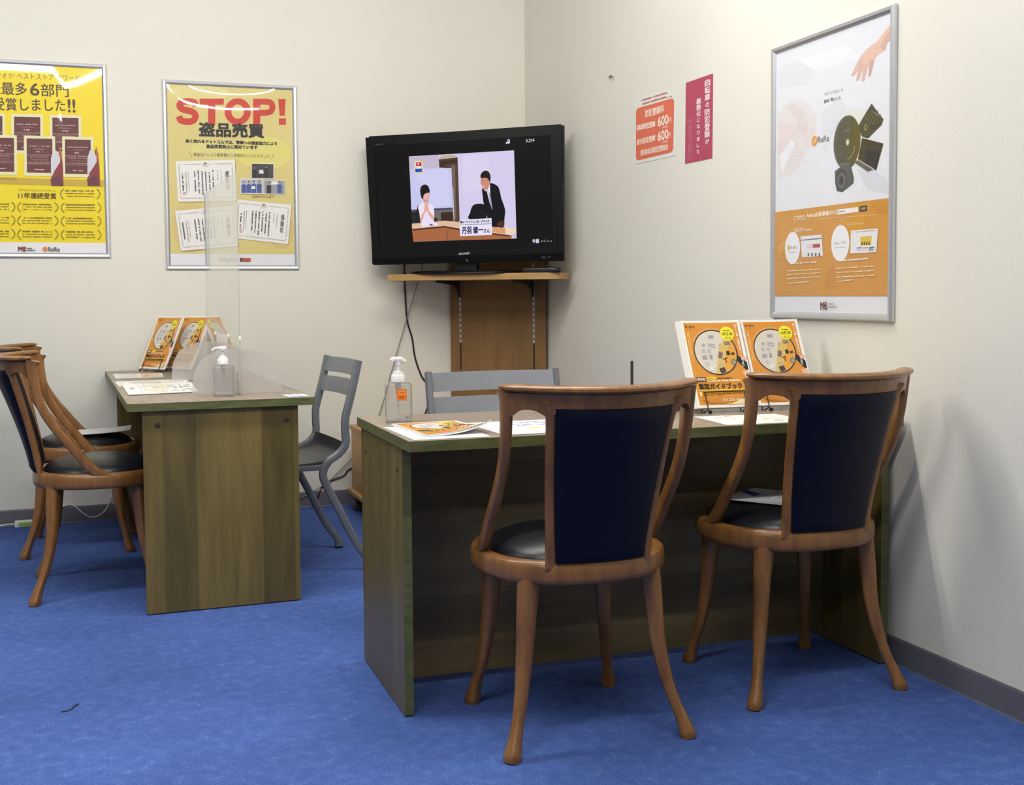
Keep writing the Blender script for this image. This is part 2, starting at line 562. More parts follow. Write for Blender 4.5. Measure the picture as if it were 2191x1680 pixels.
class Print:
    """coloured flat shapes in layers on a plane: origin o, axes u, v (unit), normal n"""

    def __init__(self, o, u, v, n, lift=0.0006, step=0.00004):
        self.o, self.u, self.v, self.n = Vector(o), Vector(u).normalized(), Vector(v).normalized(), Vector(n).normalized()
        self.d = self.n.dot(self.o)
        self.vs, self.fs, self.cs = [], [], []
        self.lift, self.step, self.k = lift, step, 0
        self.bend = None
        self.cuts = None

    def px(self, x, y):
        p = on_plane(x, y, self.n, self.d) - self.o
        return (p.dot(self.u), p.dot(self.v))

    def raw(self, pts, faces, col, sub=0.0):
        o = len(self.vs)
        h = self.lift + self.k * self.step + sub
        for a, b in pts:
            if self.bend and self.cuts:
                self.vs.append((a, b, h))
            elif self.bend:
                self.vs.append(tuple(self.bend(a, b, h)))
            else:
                self.vs.append(tuple(self.o + self.u * a + self.v * b + self.n * h))
        for f in faces:
            self.fs.append(tuple(i + o for i in f))
            self.cs.append(lin(col))

    def poly(self, pts, col):
        self.raw(pts, [tuple(range(len(pts)))], col)
        self.k += 1

    def rect(self, a0, b0, a1, b1, col):
        self.poly([(a0, b0), (a1, b0), (a1, b1), (a0, b1)], col)

    def grid(self, a0, b0, a1, b1, col, nx=8, ny=10):
        pts = [(a0 + (a1 - a0) * i / nx, b0 + (b1 - b0) * j / ny) for j in range(ny + 1) for i in range(nx + 1)]
        fs = [(j * (nx + 1) + i, j * (nx + 1) + i + 1, (j + 1) * (nx + 1) + i + 1, (j + 1) * (nx + 1) + i) for j in range(ny) for i in range(nx)]
        self.raw(pts, fs, col)
        self.k += 1

    def ell(self, c, rx, ry, col, n=28, a0=0, rot=0.0):
        cr, sr = math.cos(rot), math.sin(rot)
        pts = []
        for i in range(n):
            t = 2 * math.pi * i / n
            x, y = rx * math.cos(t), ry * math.sin(t)
            pts.append((c[0] + x * cr - y * sr, c[1] + x * sr + y * cr))
        self.poly(pts, col)

    def line(self, pts, w, col):
        for (a, b), (c, d) in zip(pts[:-1], pts[1:]):
            dx, dy = c - a, d - b
            l = math.hypot(dx, dy) or 1
            ox, oy = -dy / l * w / 2, dx / l * w / 2
            self.raw([(a + ox, b + oy), (a - ox, b - oy), (c - ox, d - oy), (c + ox, d + oy)], [(0, 1, 2, 3)], col)
        self.k += 1

    def rrect(self, quad, col, r=0.08, n=5):
        """rounded quad, corners given in order"""
        pts = []
        for i in range(4):
            p, a, b = quad[i], quad[i - 1], quad[(i + 1) % 4]
            for k in range(n + 1):
                t = k / n
                q0 = (p[0] + (a[0] - p[0]) * r, p[1] + (a[1] - p[1]) * r)
                q1 = (p[0] + (b[0] - p[0]) * r, p[1] + (b[1] - p[1]) * r)
                pts.append(tuple((1 - t) ** 2 * q0[m] + 2 * t * (1 - t) * p[m] + t * t * q1[m] for m in (0, 1)))
        self.poly(pts, col)

    def text(self, s, p0, p1, h, col, bold=0.0, full=False, mono=None):
        """glyph box fitted between base points p0, p1 (2-D) with height h; bold = extra stroke as a share of h"""
        v, f, (x0, y0, x1, y1) = glyphs(s)
        if full:
            y0, y1 = -0.09, 0.78
        ux, uy = p1[0] - p0[0], p1[1] - p0[1]
        L = math.hypot(ux, uy)
        ux, uy = ux / L, uy / L
        sx, sy = L / (x1 - x0), h / (y1 - y0)
        shifts = [(0, 0)]
        if bold > 0:
            b = bold * h
            shifts += [(b, b), (-b, -b), (b, -b), (-b, b)] + ([(b, 0), (-b, 0), (0, b), (0, -b)] if bold > .03 else [])
        for q, (dx, dy) in enumerate(shifts):
            pts = []
            for x, y in v:
                a, b2 = (x - x0) * sx + dx, (y - y0) * sy + dy
                pts.append((p0[0] + ux * a - uy * b2, p0[1] + uy * a + ux * b2))
            self.raw(pts, f, col, sub=q * 0.000004)
        self.k += 1

    def textpx(self, s, q0, q1, hpx, col, bold=0.0):
        p0, p1 = self.px(*q0), self.px(*q1)
        p2 = self.px(q0[0], q0[1] - hpx)
        # height measured along the text's own upright
        self.text(s, p0, p1, abs(p2[1] - p0[1]), col, bold)

    def vtext(self, s, top, bot, w, col, bold=0.0):
        """characters stacked from top to bottom (2-D centre points)"""
        n = len(s)
        dx, dy = (bot[0] - top[0]) / n, (bot[1] - top[1]) / n
        hh = math.hypot(dx, dy) * 0.9
        for i, ch in enumerate(s):
            c = (top[0] + dx * (i + 0.5), top[1] + dy * (i + 0.5))
            k = 0.7 if ch in 'のがになりました' else 1.0
            if ch == 'ー':
                self.rect(c[0] - w * .08, c[1] - hh * .4, c[0] + w * .08, c[1] + hh * .4, col)
                continue
            self.text(ch, (c[0] - w * k / 2, c[1] - hh * k / 2), (c[0] + w * k / 2, c[1] - hh * k / 2), hh * k, col, bold)

    def greek(self, p0, p1, h, col, dens=0.75, seg=1.0):
        """a line of unreadably small print: short strokes between p0 and p1"""
        ux, uy = p1[0] - p0[0], p1[1] - p0[1]
        L = math.hypot(ux, uy)
        if L < 1e-6:
            return
        ux, uy = ux / L, uy / L
        x = 0
        while x < L - h * 0.3:
            l = min(h * seg * R.uniform(0.55, 1.1), L - x)
            if R.random() < dens:
                b0, b1 = R.uniform(-0.5, -0.25) * h, R.uniform(0.25, 0.5) * h
                q = [(x, b0), (x + l * .85, b0), (x + l * .85, b1), (x, b1)]
                self.raw([(p0[0] + ux * a - uy * b, p0[1] + uy * a + ux * b) for a, b in q], [(0, 1, 2, 3)], col)
            x += l
        self.k += 1

    def greekpx(self, q0, q1, hpx, col, dens=0.75, seg=1.0):
        p0, p1 = self.px(*q0), self.px(*q1)
        p2 = self.px(q0[0], q0[1] - hpx)
        self.greek(p0, p1, abs(p2[1] - p0[1]), col, dens, seg)

    def polypx(self, pts, col):
        self.poly([self.px(*q) for q in pts], col)

    def build(self, name, mat, parent=None, world=True):
        vs = self.vs
        if world and parent is not None and not (self.bend and self.cuts):
            inv = parent.matrix_basis.inverted()
            vs = [tuple(inv @ Vector(p)) for p in vs]
        me = bpy.data.meshes.new(name)
        me.from_pydata(vs, [], self.fs)
        at = me.attributes.new('Col', 'FLOAT_COLOR', 'FACE')
        at.data.foreach_set('color', [c for col in self.cs for c in col])
        if self.bend and self.cuts:
            # cut the flat print along the page grid, then bend it with the page
            bm = bmesh.new()
            bm.from_mesh(me)
            for ax, xs in enumerate(self.cuts):
                for x in xs:
                    nrm = Vector((1, 0, 0)) if ax == 0 else Vector((0, 1, 0))
                    bmesh.ops.bisect_plane(bm, geom=bm.verts[:] + bm.edges[:] + bm.faces[:], plane_co=nrm * x, plane_no=nrm, dist=1e-7)
            inv = parent.matrix_basis.inverted() if (world and parent is not None) else Matrix()
            for q in bm.verts:
                q.co = inv @ self.bend(q.co.x, q.co.y, q.co.z)
            bm.to_mesh(me)
            bm.free()
        me.materials.append(mat)
        me.update()
        o = bpy.data.objects.new(name, me)
        COL.objects.link(o)
        if parent is not None:
            o.parent = parent
        return o


# ------------------------------------------------------------------ the room
XL, YF = -7.5, -9.8
struct('floor', MB().box(XL, YF, -0.05, 0, 0, 0), M_CARPET)
struct('wall_back', MB().box(XL, 0, 0, 0.1, 0.1, CEIL), M_WALL)
struct('wall_right', MB().box(0, YF, 0, 0.1, 0, CEIL), M_WALL)
struct('wall_left', MB().box(XL - 0.1, YF, 0, XL, 0.1, CEIL), M_WALL)
struct('wall_front', MB().box(XL - 0.1, YF - 0.1, 0, 0.1, YF, CEIL), M_WALL)
struct('ceiling', MB().box(XL - 0.1, YF - 0.1, CEIL, 0.1, 0.1, CEIL + 0.06), M_CEIL)
HB = 0.075


def skirting(name, axis, a, b):
    pr = [(0, 0), (0.009, 0), (0.007, 0.004), (0.006, HB - 0.006), (0.004, HB), (0, HB)]
    mb = MB()
    if axis == 'x':
        mb.rings([[(x, -p, z) for p, z in pr] for x in (a, b)], smooth=False)
    else:
        mb.rings([[(-p, y, z) for p, z in pr] for y in (a, b)], smooth=False)
    return struct(name, mb, M_BASE)


skirting('baseboard_back', 'x', XL, -0.009)
skirting('baseboard_right', 'y', YF, 0)

lamp_words = ['above the long desk, nearest the right wall', 'above the desk with the acrylic screen', 'left of the desk with the acrylic screen',
              'before the front pair of chairs, nearest the right wall', 'above the open blue carpet', 'added as unseen fill behind and left of the viewer']
for (lx, ly), wds in zip(LAMPS, lamp_words):
    t = thing('ceiling_light', 'long white fluorescent ceiling light ' + wds, 'light', (lx, ly, CEIL), 0, 'fluorescent ceiling lights')
    obj('housing', MB().prism([(-0.085, 0), (0.085, 0), (0.02, -0.055), (-0.02, -0.055)], -0.62, 0.62, Matrix(((0, 0, 1, 0), (1, 0, 0, 0), (0, 1, 0, 0), (0, 0, 0, 1)))), M_LAMP, t)
    for s in (-1, 1):
        obj('end_cap', MB().box(s * 0.62 - 0.012, -0.06, -0.075, s * 0.62 + 0.012, 0.06, -0.001, bev=0.004), M_WHITE, t)


# ------------------------------------------------------------------ desks
DH = 0.70
TH = 0.026


def edge_top(t, x0, y0, x1, y1, mat):
    """desk top: laminate slab with banded edges"""
    e = 0.0015
    obj('desk_top', MB().box(x0 + e, y0 + e, DH - TH, x1 - e, y1 - e, DH, bev=0.0008), mat, t)
    for a in ((x0, y0, x1, y0 + e), (x0, y1 - e, x1, y1), (x0, y0 + e, x0 + e, y1 - e), (x1 - e, y0 + e, x1, y1 - e)):
        obj('edge_band', MB().box(a[0], a[1], DH - TH, a[2], a[3], DH - 0.0004), M_EDGE, t)


# desk beside the award posters (its end panel faces the camera)
A1 = 0.0369
T1 = Vector((-2.088, -0.030, 0))
desk1 = thing('desk', 'dark wood desk running out from the poster wall, carrying the clear acrylic screen', 'desk', T1, A1)
L1, W1 = 1.80, 0.608
edge_top(desk1, 0, -L1, W1, 0, M_TOP1)
for y in (-L1 + 0.020, -0.045):
    p = obj('end_panel', MB().box(0.048, y, 0.004, W1 - 0.054, y + 0.022, DH - TH), M_PANEL, desk1)
    if y < -1:
        for x in (0.094, W1 - 0.094):
            obj('screw_cap', MB().lathe([(0.0095, 0), (0.0095, 0.001), (0.007, 0.0016)], 16, Matrix.Translation((x, y, 0.625)) @ Matrix.Rotation(math.pi / 2, 4, 'X')), M_CAP, p)
        obj('floor_strip', MB().box(0.050, y + 0.002, 0.0, W1 - 0.056, y + 0.020, 0.004), M_BLACK, p)
obj('modesty_panel', MB().box(0.33, -L1 + 0.042, 0.02, 0.348, -0.045, DH - TH), M_MODY, desk1)

# long desk with the pair of chairs in front
X0, XR, Y0, Y1 = -1.412, -0.018, -3.112, -2.507
desk2 = thing('desk', 'dark wood desk against the right wall with two wooden chairs pulled up to it', 'desk', (X0, Y1, 0), 0)
edge_top(desk2, 0, Y0 - Y1, XR - X0, 0, M_TOP)
for k, x in enumerate((0.009, XR - X0 - 0.032)):
    fy_ = (-0.496, -0.552)[k]
    p = obj('end_panel', MB().box(x, fy_, 0.004, x + 0.0225, -0.013, DH - TH), M_PANELY, desk2)
    obj('edge_band', MB().box(x - 0.0002, fy_ - .0025, 0.004, x + 0.0227, fy_, DH - TH), M_EDGE, p)
    obj('floor_strip', MB().box(x + 0.002, -0.490, 0.0, x + 0.020, -0.02, 0.004), M_BLACK, p)
    if k == 0:
        for y in (-0.45, -0.07):
            obj('screw_cap', MB().lathe([(0.007, 0), (0.007, 0.001), (0.005, 0.0014)], 14, Matrix.Translation((x, y, 0.61)) @ Matrix.Rotation(-math.pi / 2, 4, 'Y')), M_CAP, p)
obj('modesty_panel', MB().box(0.0315, -0.272, 0.02, XR - X0 - 0.032, -0.254, DH - TH), M_MODX, desk2)
for x in (0.045, 1.33):
    obj('corner_bracket', MB().box(x - 0.014, -0.40, DH - TH - 0.03, x + 0.014, -0.375, DH - TH, bev=0.002), M_BLACK, desk2)


# ------------------------------------------------------------------ wooden tub chairs
def sup(t, a, b, e=2.3):
    c, s = math.cos(t), math.sin(t)
    return (a * math.copysign(abs(c) ** (2 / e), c), b * math.copysign(abs(s) ** (2 / e), s))


RA, RB, RY = 0.232, 0.226, 0.006
ZB, ZT = 0.385, 0.440


def yb(x, z):
    t = max(0.0, min(1.1, (z - 0.44) / 0.38))
    yc = -0.207 - 0.126 * t ** 1.3
    return yc + (1.1 + 1.35 * t) * x * x


def nb(x, z):
    d = 1e-3
    tx = Vector((2 * d, yb(x + d, z) - yb(x - d, z), 0))
    tz = Vector((0, yb(x, z + d) - yb(x, z - d), 2 * d))
    return tx.cross(tz).normalized()   # points to -y (backwards)


def wooden_chair(label, loc, rz):
    t = thing('wooden_chair', label, 'chair', loc, rz, 'wooden chairs with dark leather')
    # seat frame ring
    n = 64
    mid = [Vector((*sup(2 * math.pi * k / n, RA - 0.018, RB - 0.018), 0)) + Vector((0, RY, (ZB + ZT) / 2)) for k in range(n)]
    obj('seat_frame', MB().sweep(mid, (ZT - ZB, 0.036), Vector((0, 0, 1)), 14, 3.4, closed=True), M_CHAIR, t)
    # cushion
    mb = MB()
    rr = []
    for r, z in ((0.0, 0.482), (0.25, 0.481), (0.5, 0.478), (0.7, 0.471), (0.85, 0.460), (0.94, 0.449), (0.985, 0.438), (1.0, 0.425), (0.98, 0.41)):
        ring = []
        for k in range(48):
            x, y = sup(2 * math.pi * k / 48, RA - 0.034, RB - 0.034)
            ring.append((x * max(r, 0.01), y * max(r, 0.01) + RY, z))
        rr.append(ring)
    mb.rings(rr)
    obj('seat_cushion', mb, M_LEATHER, t)
    obj('seat_underside', MB().prism([(p[0], p[1] + RY) for p in (sup(2 * math.pi * k / 32, RA - 0.03, RB - 0.03) for k in range(32))], ZB + 0.012, ZB + 0.02), M_BLACK, t)
    # legs
    for s in (-1, 1):
        rear = spline([(s * .152, -.143, .394), (s * .160, -.148, .32), (s * .169, -.155, .22), (s * .186, -.175, .12), (s * .208, -.201, .045), (s * .218, -.211, .012), (s * .220, -.213, 0.0)], 5)
        front = spline([(s * .150, .130, .394), (s * .153, .136, .32), (s * .158, .144, .22), (s * .170, .160, .12), (s * .184, .179, .045), (s * .189, .187, .012), (s * .190, .189, 0.0)], 5)
        for pth in (rear, front):
            sz = []
            for q in pth:
                w = interp([0, .012, .03, .07, .13, .22, .32, .40], [.034, .038, .032, .0255, .0285, .036, .043, .051], max(q.z, 0))
                sz.append((w, w * .95))
            obj('leg', MB().sweep(pth, sz, Vector((s, -0.6, 0)), 16, 3.4), M_CHAIR, t)
    # arms sweeping from the crest rail to the seat frame
    for s in (-1, 1):
        pth = spline([(s * .226, -.196, .834), (s * .224, -.200, .808), (s * .222, -.189, .728), (s * .221, -.166, .66), (s * .221, -.128, .596), (s * .221, -.090, .547),
                      (s * .221, -.052, .497), (s * .220, -.018, .458), (s * .217, .022, .428), (s * .214, .070, .415)], 5)
        m = len(pth)
        sz = []
        for i, q in enumerate(pth):
            u = i / (m - 1)
            w = interp([0, .1, .25, .55, .8, .9, 1], [.046, .037, .031, .030, .034, .036, .030], u)
            sz.append((w, interp([0, .12, .3, .7, 1], [.030, .025, .022, .022, .026], u)))
        obj('arm', MB().sweep(pth, sz, Vector((0, 1, 0.35)), 16, 4.2), M_CHAIR, t)
    # stiles either side of the upholstered panel
    for s in (-1, 1):
        pth, sz = [], []
        for i in range(19):
            z = .425 + (.815 - .425) * i / 18
            u = (z - .44) / .38
            x = s * (.1165 + .0305 * u)
            pth.append(Vector((x, yb(x, z), z)))
            w = interp([0, .06, .15, .85, .94, 1], [.034, .025, .021, .021, .027, .044], i / 18)
            sz.append((w, interp([0, .05, .12, 1], [.010, .016, .024, .022], i / 18)))
        obj('stile', MB().sweep(pth, sz, Vector((1, 0, 0)), 12, 3.4), M_CHAIR, t)
    # crest board (vertical band) and moulded handrail on top
    mb = MB()
    rr = []
    for i in range(97):
        x = -.222 + .444 * i / 96
        ring = []
        ax = abs(x)
        zb = .796 - .018 * math.exp(-((ax - .214) / .012) ** 2) - .014 * math.exp(-((ax - .148) / .017) ** 2)   # filleted openings
        for z, o in ((zb, -.010), (zb, .010), (.832, .011), (.832, -.011)):
            nn = nb(x, .81)
            p = Vector((x, yb(x, min(z, .815)), z)) + nn * o
            ring.append(tuple(p))
        rr.append(ring)
    mb.rings(rr, smooth=False)
    obj('crest_board', mb, M_CHAIR, t)
    pth, sz = [], []
    for i in range(45):
        x = -.237 + .474 * i / 44
        pth.append(Vector((x, yb(x, .815) - .006, .8385 + .004 * (abs(x) / .24) ** 4)))
        d = min(i, 44 - i)
        k = (0.45, 0.8, 0.95, 1.0)[min(d, 3)]
        sz.append((.019 * k, .044 * k))
    obj('handrail', MB().sweep(pth, sz, Vector((0, 0, 1)), 14, 2.4), M_CHAIR, t)
    # upholstered back panel
    mb = MB()
    nx, nz = 16, 22
    front, back = [], []
    for j in range(nz + 1):
        v = j / nz
        z = .438 + (.800 - .438) * v
        u = (z - .44) / .38
        hw = .1065 + .0305 * u
        for i in range(nx + 1):
            sx = -1 + 2 * i / nx
            x = sx * hw
            p = Vector((x, yb(x, z), z))
            nn = nb(x, z)
            ed = min(1, (1 - abs(sx)) / .10) * min(1, min(v, 1 - v) / .05)
            h = .010 + .007 * (1 - (1 - ed) ** 2) + .004 * (1 - sx * sx)
            back.append(tuple(p + nn * h))
            front.append(tuple(p - nn * h))
    w = nx + 1
    fs = []
    for j in range(nz):
        for i in range(nx):
            a = j * w + i
            fs.append((a, a + 1, a + w + 1, a + w))
    N = len(back)
    rim = [i for i in range(w)] + [j * w + nx for j in range(1, nz + 1)] + [nz * w + i for i in range(nx - 1, -1, -1)] + [j * w for j in range(nz - 1, 0, -1)]
    allf = fs + [tuple(N + q for q in reversed(f)) for f in fs]
    for a, b in zip(rim, rim[1:] + rim[:1]):
        allf.append((a, N + a, N + b, b))
    mb.add(back + front, allf, True)
    obj('back_panel', mb, M_NAVY, t)
    return t


chA = wooden_chair('brown wooden chair with navy leather back, nearest, in front of the desk\'s middle', (-1.026, -3.150, 0), 0.0)
dup(chA, (-0.347, -3.040, 0), 0.01, 'brown wooden chair with navy leather back, next to the right wall')
dup(chA, (-2.118, -1.325, 0), -math.pi / 2, 'brown wooden chair in profile by the end of the desk with the acrylic screen')
dup(chA, (-2.182, -0.560, 0), -math.pi / 2 - .06, 'brown wooden chair half hidden behind another, nearest the poster wall')


# ------------------------------------------------------------------ grey staff chairs
def grey_chair(label, loc, rz):
    t = thing('slatted_chair', label, 'chair', loc, rz, 'grey metal slatted chairs')
    prof = [(.030, .800), (.047, .725), (.066, .650), (.083, .585), (.084, .530), (.084, .487), (.110, .452), (.152, .425), (.172, .388), (.165, .345),
            (.110, .235), (.050, .112), (.008, .052), (-.004, .030), (-.006, 0.0)]
    HW = .215
    for s in (-1, 1):
        pth = spline([(s * (HW if z > .45 else HW + .004), y, z) for y, z in prof], 4)
        p = obj('rear_post', MB().sweep(pth, (.030, .020), Vector((0, 1, 0.25)), 12, 4), M_GREY, t)
        obj('foot_pad', MB().box(s * (HW + .004) - .012, -.021, 0, s * (HW + .004) + .012, .010, .008), M_BLACK, p)
    # seat rails and front legs
    for s in (-1, 1):
        obj('seat_rail', MB().box(s * (HW - .004) - .010, .160, .394, s * (HW - .004) + .010, .485, .414, bev=.003), M_GREY, t)
        pth = spline([(s * (HW - .004), .470, .402), (s * HW, .478, .22), (s * (HW + .004), .490, 0.0)], 4)
        obj('front_leg', MB().sweep(pth, (.024, .018), Vector((0, 1, 0)), 12, 4), M_GREY, t)
    obj('front_rail', MB().box(-HW, .470, .394, HW, .488, .412, bev=.003), M_GREY, t)
    # moulded seat with turned-up back edge
    sp = spline([(0, .088, .492), (0, .100, .462), (0, .128, .436), (0, .19, .424), (0, .30, .419), (0, .42, .424), (0, .475, .421), (0, .492, .408)], 4)
    m = len(sp)
    nx = 12
    v = []
    for o in (0, 1):
        for i, q in enumerate(sp):
            for k in range(nx + 1):
                x = -1 + 2 * k / nx
                hw = HW - .006 - (.02 if q.z > .46 else 0) * 0
                dish = -.010 * (1 - x * x) * math.sin(math.pi * i / (m - 1))
                v.append((x * hw, q.y + (0.006 * (1 - x * x) * -1 if i < 6 else 0), q.z + dish - o * .010))
    f = []
    ww = nx + 1
    N = m * ww
    for i in range(m - 1):
        for k in range(nx):
            a = i * ww + k
            f.append((a, a + 1, a + ww + 1, a + ww))
            f.append((N + a, N + a + ww, N + a + ww + 1, N + a + 1))
    rim = [k for k in range(ww)] + [i * ww + nx for i in range(1, m)] + [(m - 1) * ww + k for k in range(nx - 1, -1, -1)] + [i * ww for i in range(m - 2, 0, -1)]
    for a, b in zip(rim, rim[1:] + rim[:1]):
        f.append((a, b, N + b, N + a))
    obj('seat', MB().add(v, f, True), M_SEAT, t)
    # two bowed back slats
    for z0, z1 in ((.738, .797), (.660, .720)):
        rr = []
        for i in range(21):
            x = -HW + 2 * HW * i / 20
            ring = []
            for z, o in ((z0, -.006), (z0, .006), (z1, .006), (z1, -.006)):
                y = interp([.650, .725, .800], [.066, .047, .030], z) - .030 * (1 - (x / HW) ** 2)
                ring.append((x, y + o, z))
            rr.append(ring)
        obj('back_slat', MB().rings(rr, smooth=False), M_SLAT, t)
    return t


g1 = grey_chair('grey metal chair with two back slats turned sideways between the two desks', (-1.175, -1.215, 0), math.pi / 2 + 0.09)
g2 = dup(g1, (-0.905, -2.170, 0), math.pi, 'grey metal chair behind the long desk, only its slatted back showing')


# ------------------------------------------------------------------ television, shelf and board in the corner
DV = Vector((0.77995, -0.62584, 0))
NV = Vector((-0.62584, -0.77995, 0))
PB = Vector((-0.415, 0, 0))
TVROT = math.atan2(DV.y, DV.x)


def tvp(a, off, z):
    return PB + DV * a + NV * off + Vector((0, 0, z))


board = thing('backing_board', 'brown wooden board standing across the room corner below the television', 'board', tvp(0.265, 0.01, 0), TVROT)
obj('panel', MB().box(-0.255, -0.005, 0.002, 0.255, 0.010, 1.72), M_BOARD, board)
BO = PB + NV * 0.015
for i, bx in enumerate((985, 1142)):
    p = on_plane(bx, 650, NV, NV.dot(BO))
    lx = (p - tvp(0.265, 0.01, 0)).dot(DV)
    g = obj('groove', MB().box(lx - .0045, -0.0056, 0.66, lx + .0045, -0.0048, 1.70), M_GROOVE, board)
    mb = MB()
    z = 0.80
    mb.box(lx - .0050, -0.0075, 0.80, lx - .0028, -0.0056, 1.70)
    mb.box(lx + .0028, -0.0075, 0.80, lx + .0050, -0.0056, 1.70)
    while z < 1.69:
        mb.box(lx - .0028, -0.0075, z, lx + .0028, -0.0056, z + .012)
        z += .027
    obj('slotted_strip', mb, M_STEEL, g)

SHZ0, SHZ1 = 1.113, 1.142
shelf = thing('corner_shelf', 'light wood shelf fixed across the corner, carrying the television', 'shelf', tvp(0.265, 0.02, SHZ0), TVROT)
SO = PB + NV * 0.42
FL = on_plane(829, 592, NV, NV.dot(SO))
FR = on_plane(1195, 584, NV, NV.dot(SO))


def shl(p):
    q = p - tvp(0.265, 0.02, 0)
    return (q.dot(DV), -q.dot(NV))


fl_, fr_ = shl(Vector((FL.x, FL.y, 0))), shl(Vector((FR.x, FR.y, 0)))
lw = Vector((FL.x, FL.y, 0)) - NV * ((-0.012 - FL.y) / -NV.y * -1 if False else (FL.y + 0.026) / NV.y)
rw_ = Vector((FR.x, FR.y, 0)) - NV * ((FR.x + 0.012) / NV.x)
pl_, pr_ = shl(Vector((-0.44, -0.012, 0))), shl(Vector((-0.012, -0.36, 0)))
lw_, rwl_ = shl(lw), shl(rw_)
arc = []
for k in range(7):
    a = math.pi / 2 * k / 6
    rr_ = 0.10
    arc.append((fr_[0] - rr_ + rr_ * math.sin(a), fr_[1] + rr_ * 0.55 - rr_ * 0.55 * math.cos(a)))
poly = [fl_] + arc + [rwl_, (0.245, 0.0), (-0.245, 0.0), lw_]
obj('shelf_board', MB().prism(poly, 0, SHZ1 - SHZ0), M_SHELF, shelf)
for bx in (985, 1142):
    p = on_plane(bx, 650, NV, NV.dot(BO))
    lx = (p - tvp(0.265, 0.02, 0)).dot(DV)
    m = Matrix(((0, 0, 1, lx), (1, 0, 0, 0), (0, 1, 0, 0), (0, 0, 0, 1)))
    pts = [(-.002, -.0002), (-.30, -.0002), (-.30, -.010), (-.10, -.022), (-.035, -.045), (-.012, -.085), (-.002, -.085)]
    obj('shelf_bracket', MB().prism(pts, -.004, .004, m), M_BLACK, shelf)

# television
TO = PB + NV * 0.36
tvd = NV.dot(TO)
c_tl, c_tr, c_bl, c_br = (on_plane(x, y, NV, tvd) for x, y in ((783, 295), (1201, 266), (800, 567), (1209, 557)))
tvc = (c_tl + c_tr + c_bl + c_br) / 4
tv = thing('television', 'flat black television showing an interview, standing on the corner shelf', 'television', (tvc.x, tvc.y, SHZ1), TVROT)
tw = ((c_tr - c_tl).length + (c_br - c_bl).length) / 4
z0, z1 = 1.196 - SHZ1, 1.815 - SHZ1
# local: x right, y back (into corner), z up
mb = MB()
prf = [(-tw, 1.0, .0), (tw, 1.0, .0)]
rr = []
for y, kx, kz in ((0.0, 1.0, 1.0), (0.012, 1.004, 1.004), (0.030, 1.0, 1.0), (0.045, .93, .93), (0.085, .62, .66), (0.095, .55, .6)):
    zc = (z0 + z1) / 2
    hz = (z1 - z0) / 2
    rr.append([(-tw * kx + .008, y, zc - hz * kz), (tw * kx - .002, y, zc - hz * kz), (tw * kx, y, zc + hz * kz), (-tw * kx, y, zc + hz * kz)])
mb.rings(rr, smooth=False)
obj('casing', mb, M_BEZEL, tv)
TP = Print(TO, DV, (0, 0, 1), NV, lift=0.0015, step=0.00005)
scr = [TP.px(*q) for q in ((801, 313.5), (1178.5, 290), (1185, 530), (812.5, 540))]
# bezel frame proud of the screen: four bars
tl, tr, br, bl = [TP.px(*q) for q in ((783, 295), (1201, 266), (1208, 541), (798, 553))]


def tvbar(name, q, mat, d=0.006, parent=tv):
    mbb = MB()
    v = [TO + DV * a + Vector((0, 0, b)) + NV * 0.0002 for a, b in q]
    v += [p + NV * d for p in v]
    mbb.add([tuple(p) for p in v], [(0, 1, 2, 3), (7, 6, 5, 4), (0, 4, 5, 1), (1, 5, 6, 2), (2, 6, 7, 3), (3, 7, 4, 0)])
    return obj(name, mbb, mat, parent, world=True)


s0, s1, s2, s3 = scr
top_b = tvbar('bezel_bar', [tl, tr, s1, s0], M_BEZEL)
tvbar('bezel_bar', [tr, br, s2, s1], M_BEZEL)
bot_b = tvbar('bezel_bar', [br, bl, s3, s2], M_BEZEL)
tvbar('bezel_bar', [bl, tl, s0, s3], M_BEZEL)
bb0, bb1, bb2, bb3 = [TP.px(*q) for q in ((798, 553.3), (1208, 541.3), (1209.5, 557), (801, 567.5))]
sp = tvbar('speaker_bar', [bb0, bb1, bb2, bb3], M_GLOSSBLK, d=0.012)
LP = Print(TO + NV * 0.0063, DV, (0, 0, 1), NV, lift=0.0001)
LP.textpx('SHARP', (982, 545.5), (1005, 544), 4.2, (190, 190, 195), 0.05)
LP.build('maker_lettering', M_PRINT, tv)
LP = Print(TO + NV * 0.0063, DV, (0, 0, 1), NV, lift=0.0001)
LP.textpx('AQUOS', (803, 311.5), (819, 310.5), 3.2, (95, 95, 98))
LP.build('series_lettering', M_PRINT, tv)
IP = Print(TO + NV * 0.0123, DV, (0, 0, 1), NV, lift=0.0001)
IP.polypx([(997, 555.5), (999, 555.2), (1001, 560), (1000, 560)], (150, 150, 155))
IP.build('power_mark', M_PRINT, tv)
IP = Print(TO + NV * 0.0123, DV, (0, 0, 1), NV, lift=0.0001)
IP.greekpx((1158, 550.5), (1180, 549.8), 5, (40, 38, 70))
IP.build('indicator_display', M_PRINT, tv)
obj('neck', MB().box(-.055, .020, 0.012, .055, .055, z0 + .03, bev=.006), M_BLACK, tv)
mb = MB()
rr = []
for z, k in ((0.0, 1.0), (0.006, 1.0), (0.013, .95), (0.018, .55), (0.020, .2)):
    rr.append([(x, y + 0.035, z) for x, y in ((sup(2 * math.pi * i / 40, .285 * k, .118 * k, 3.2)) for i in range(40))])
mb.rings(rr)
obj('stand_base', mb, M_GLOSSBLK, tv)

# the picture on the screen (emits: a lit panel)
TP.poly(scr, (20, 19, 19))
Z = lambda x, y: (860 + x / 7.637, 310 + y / 7.637)


def tpoly(pts, col):
    TP.polypx([Z(*q) for q in pts], col)


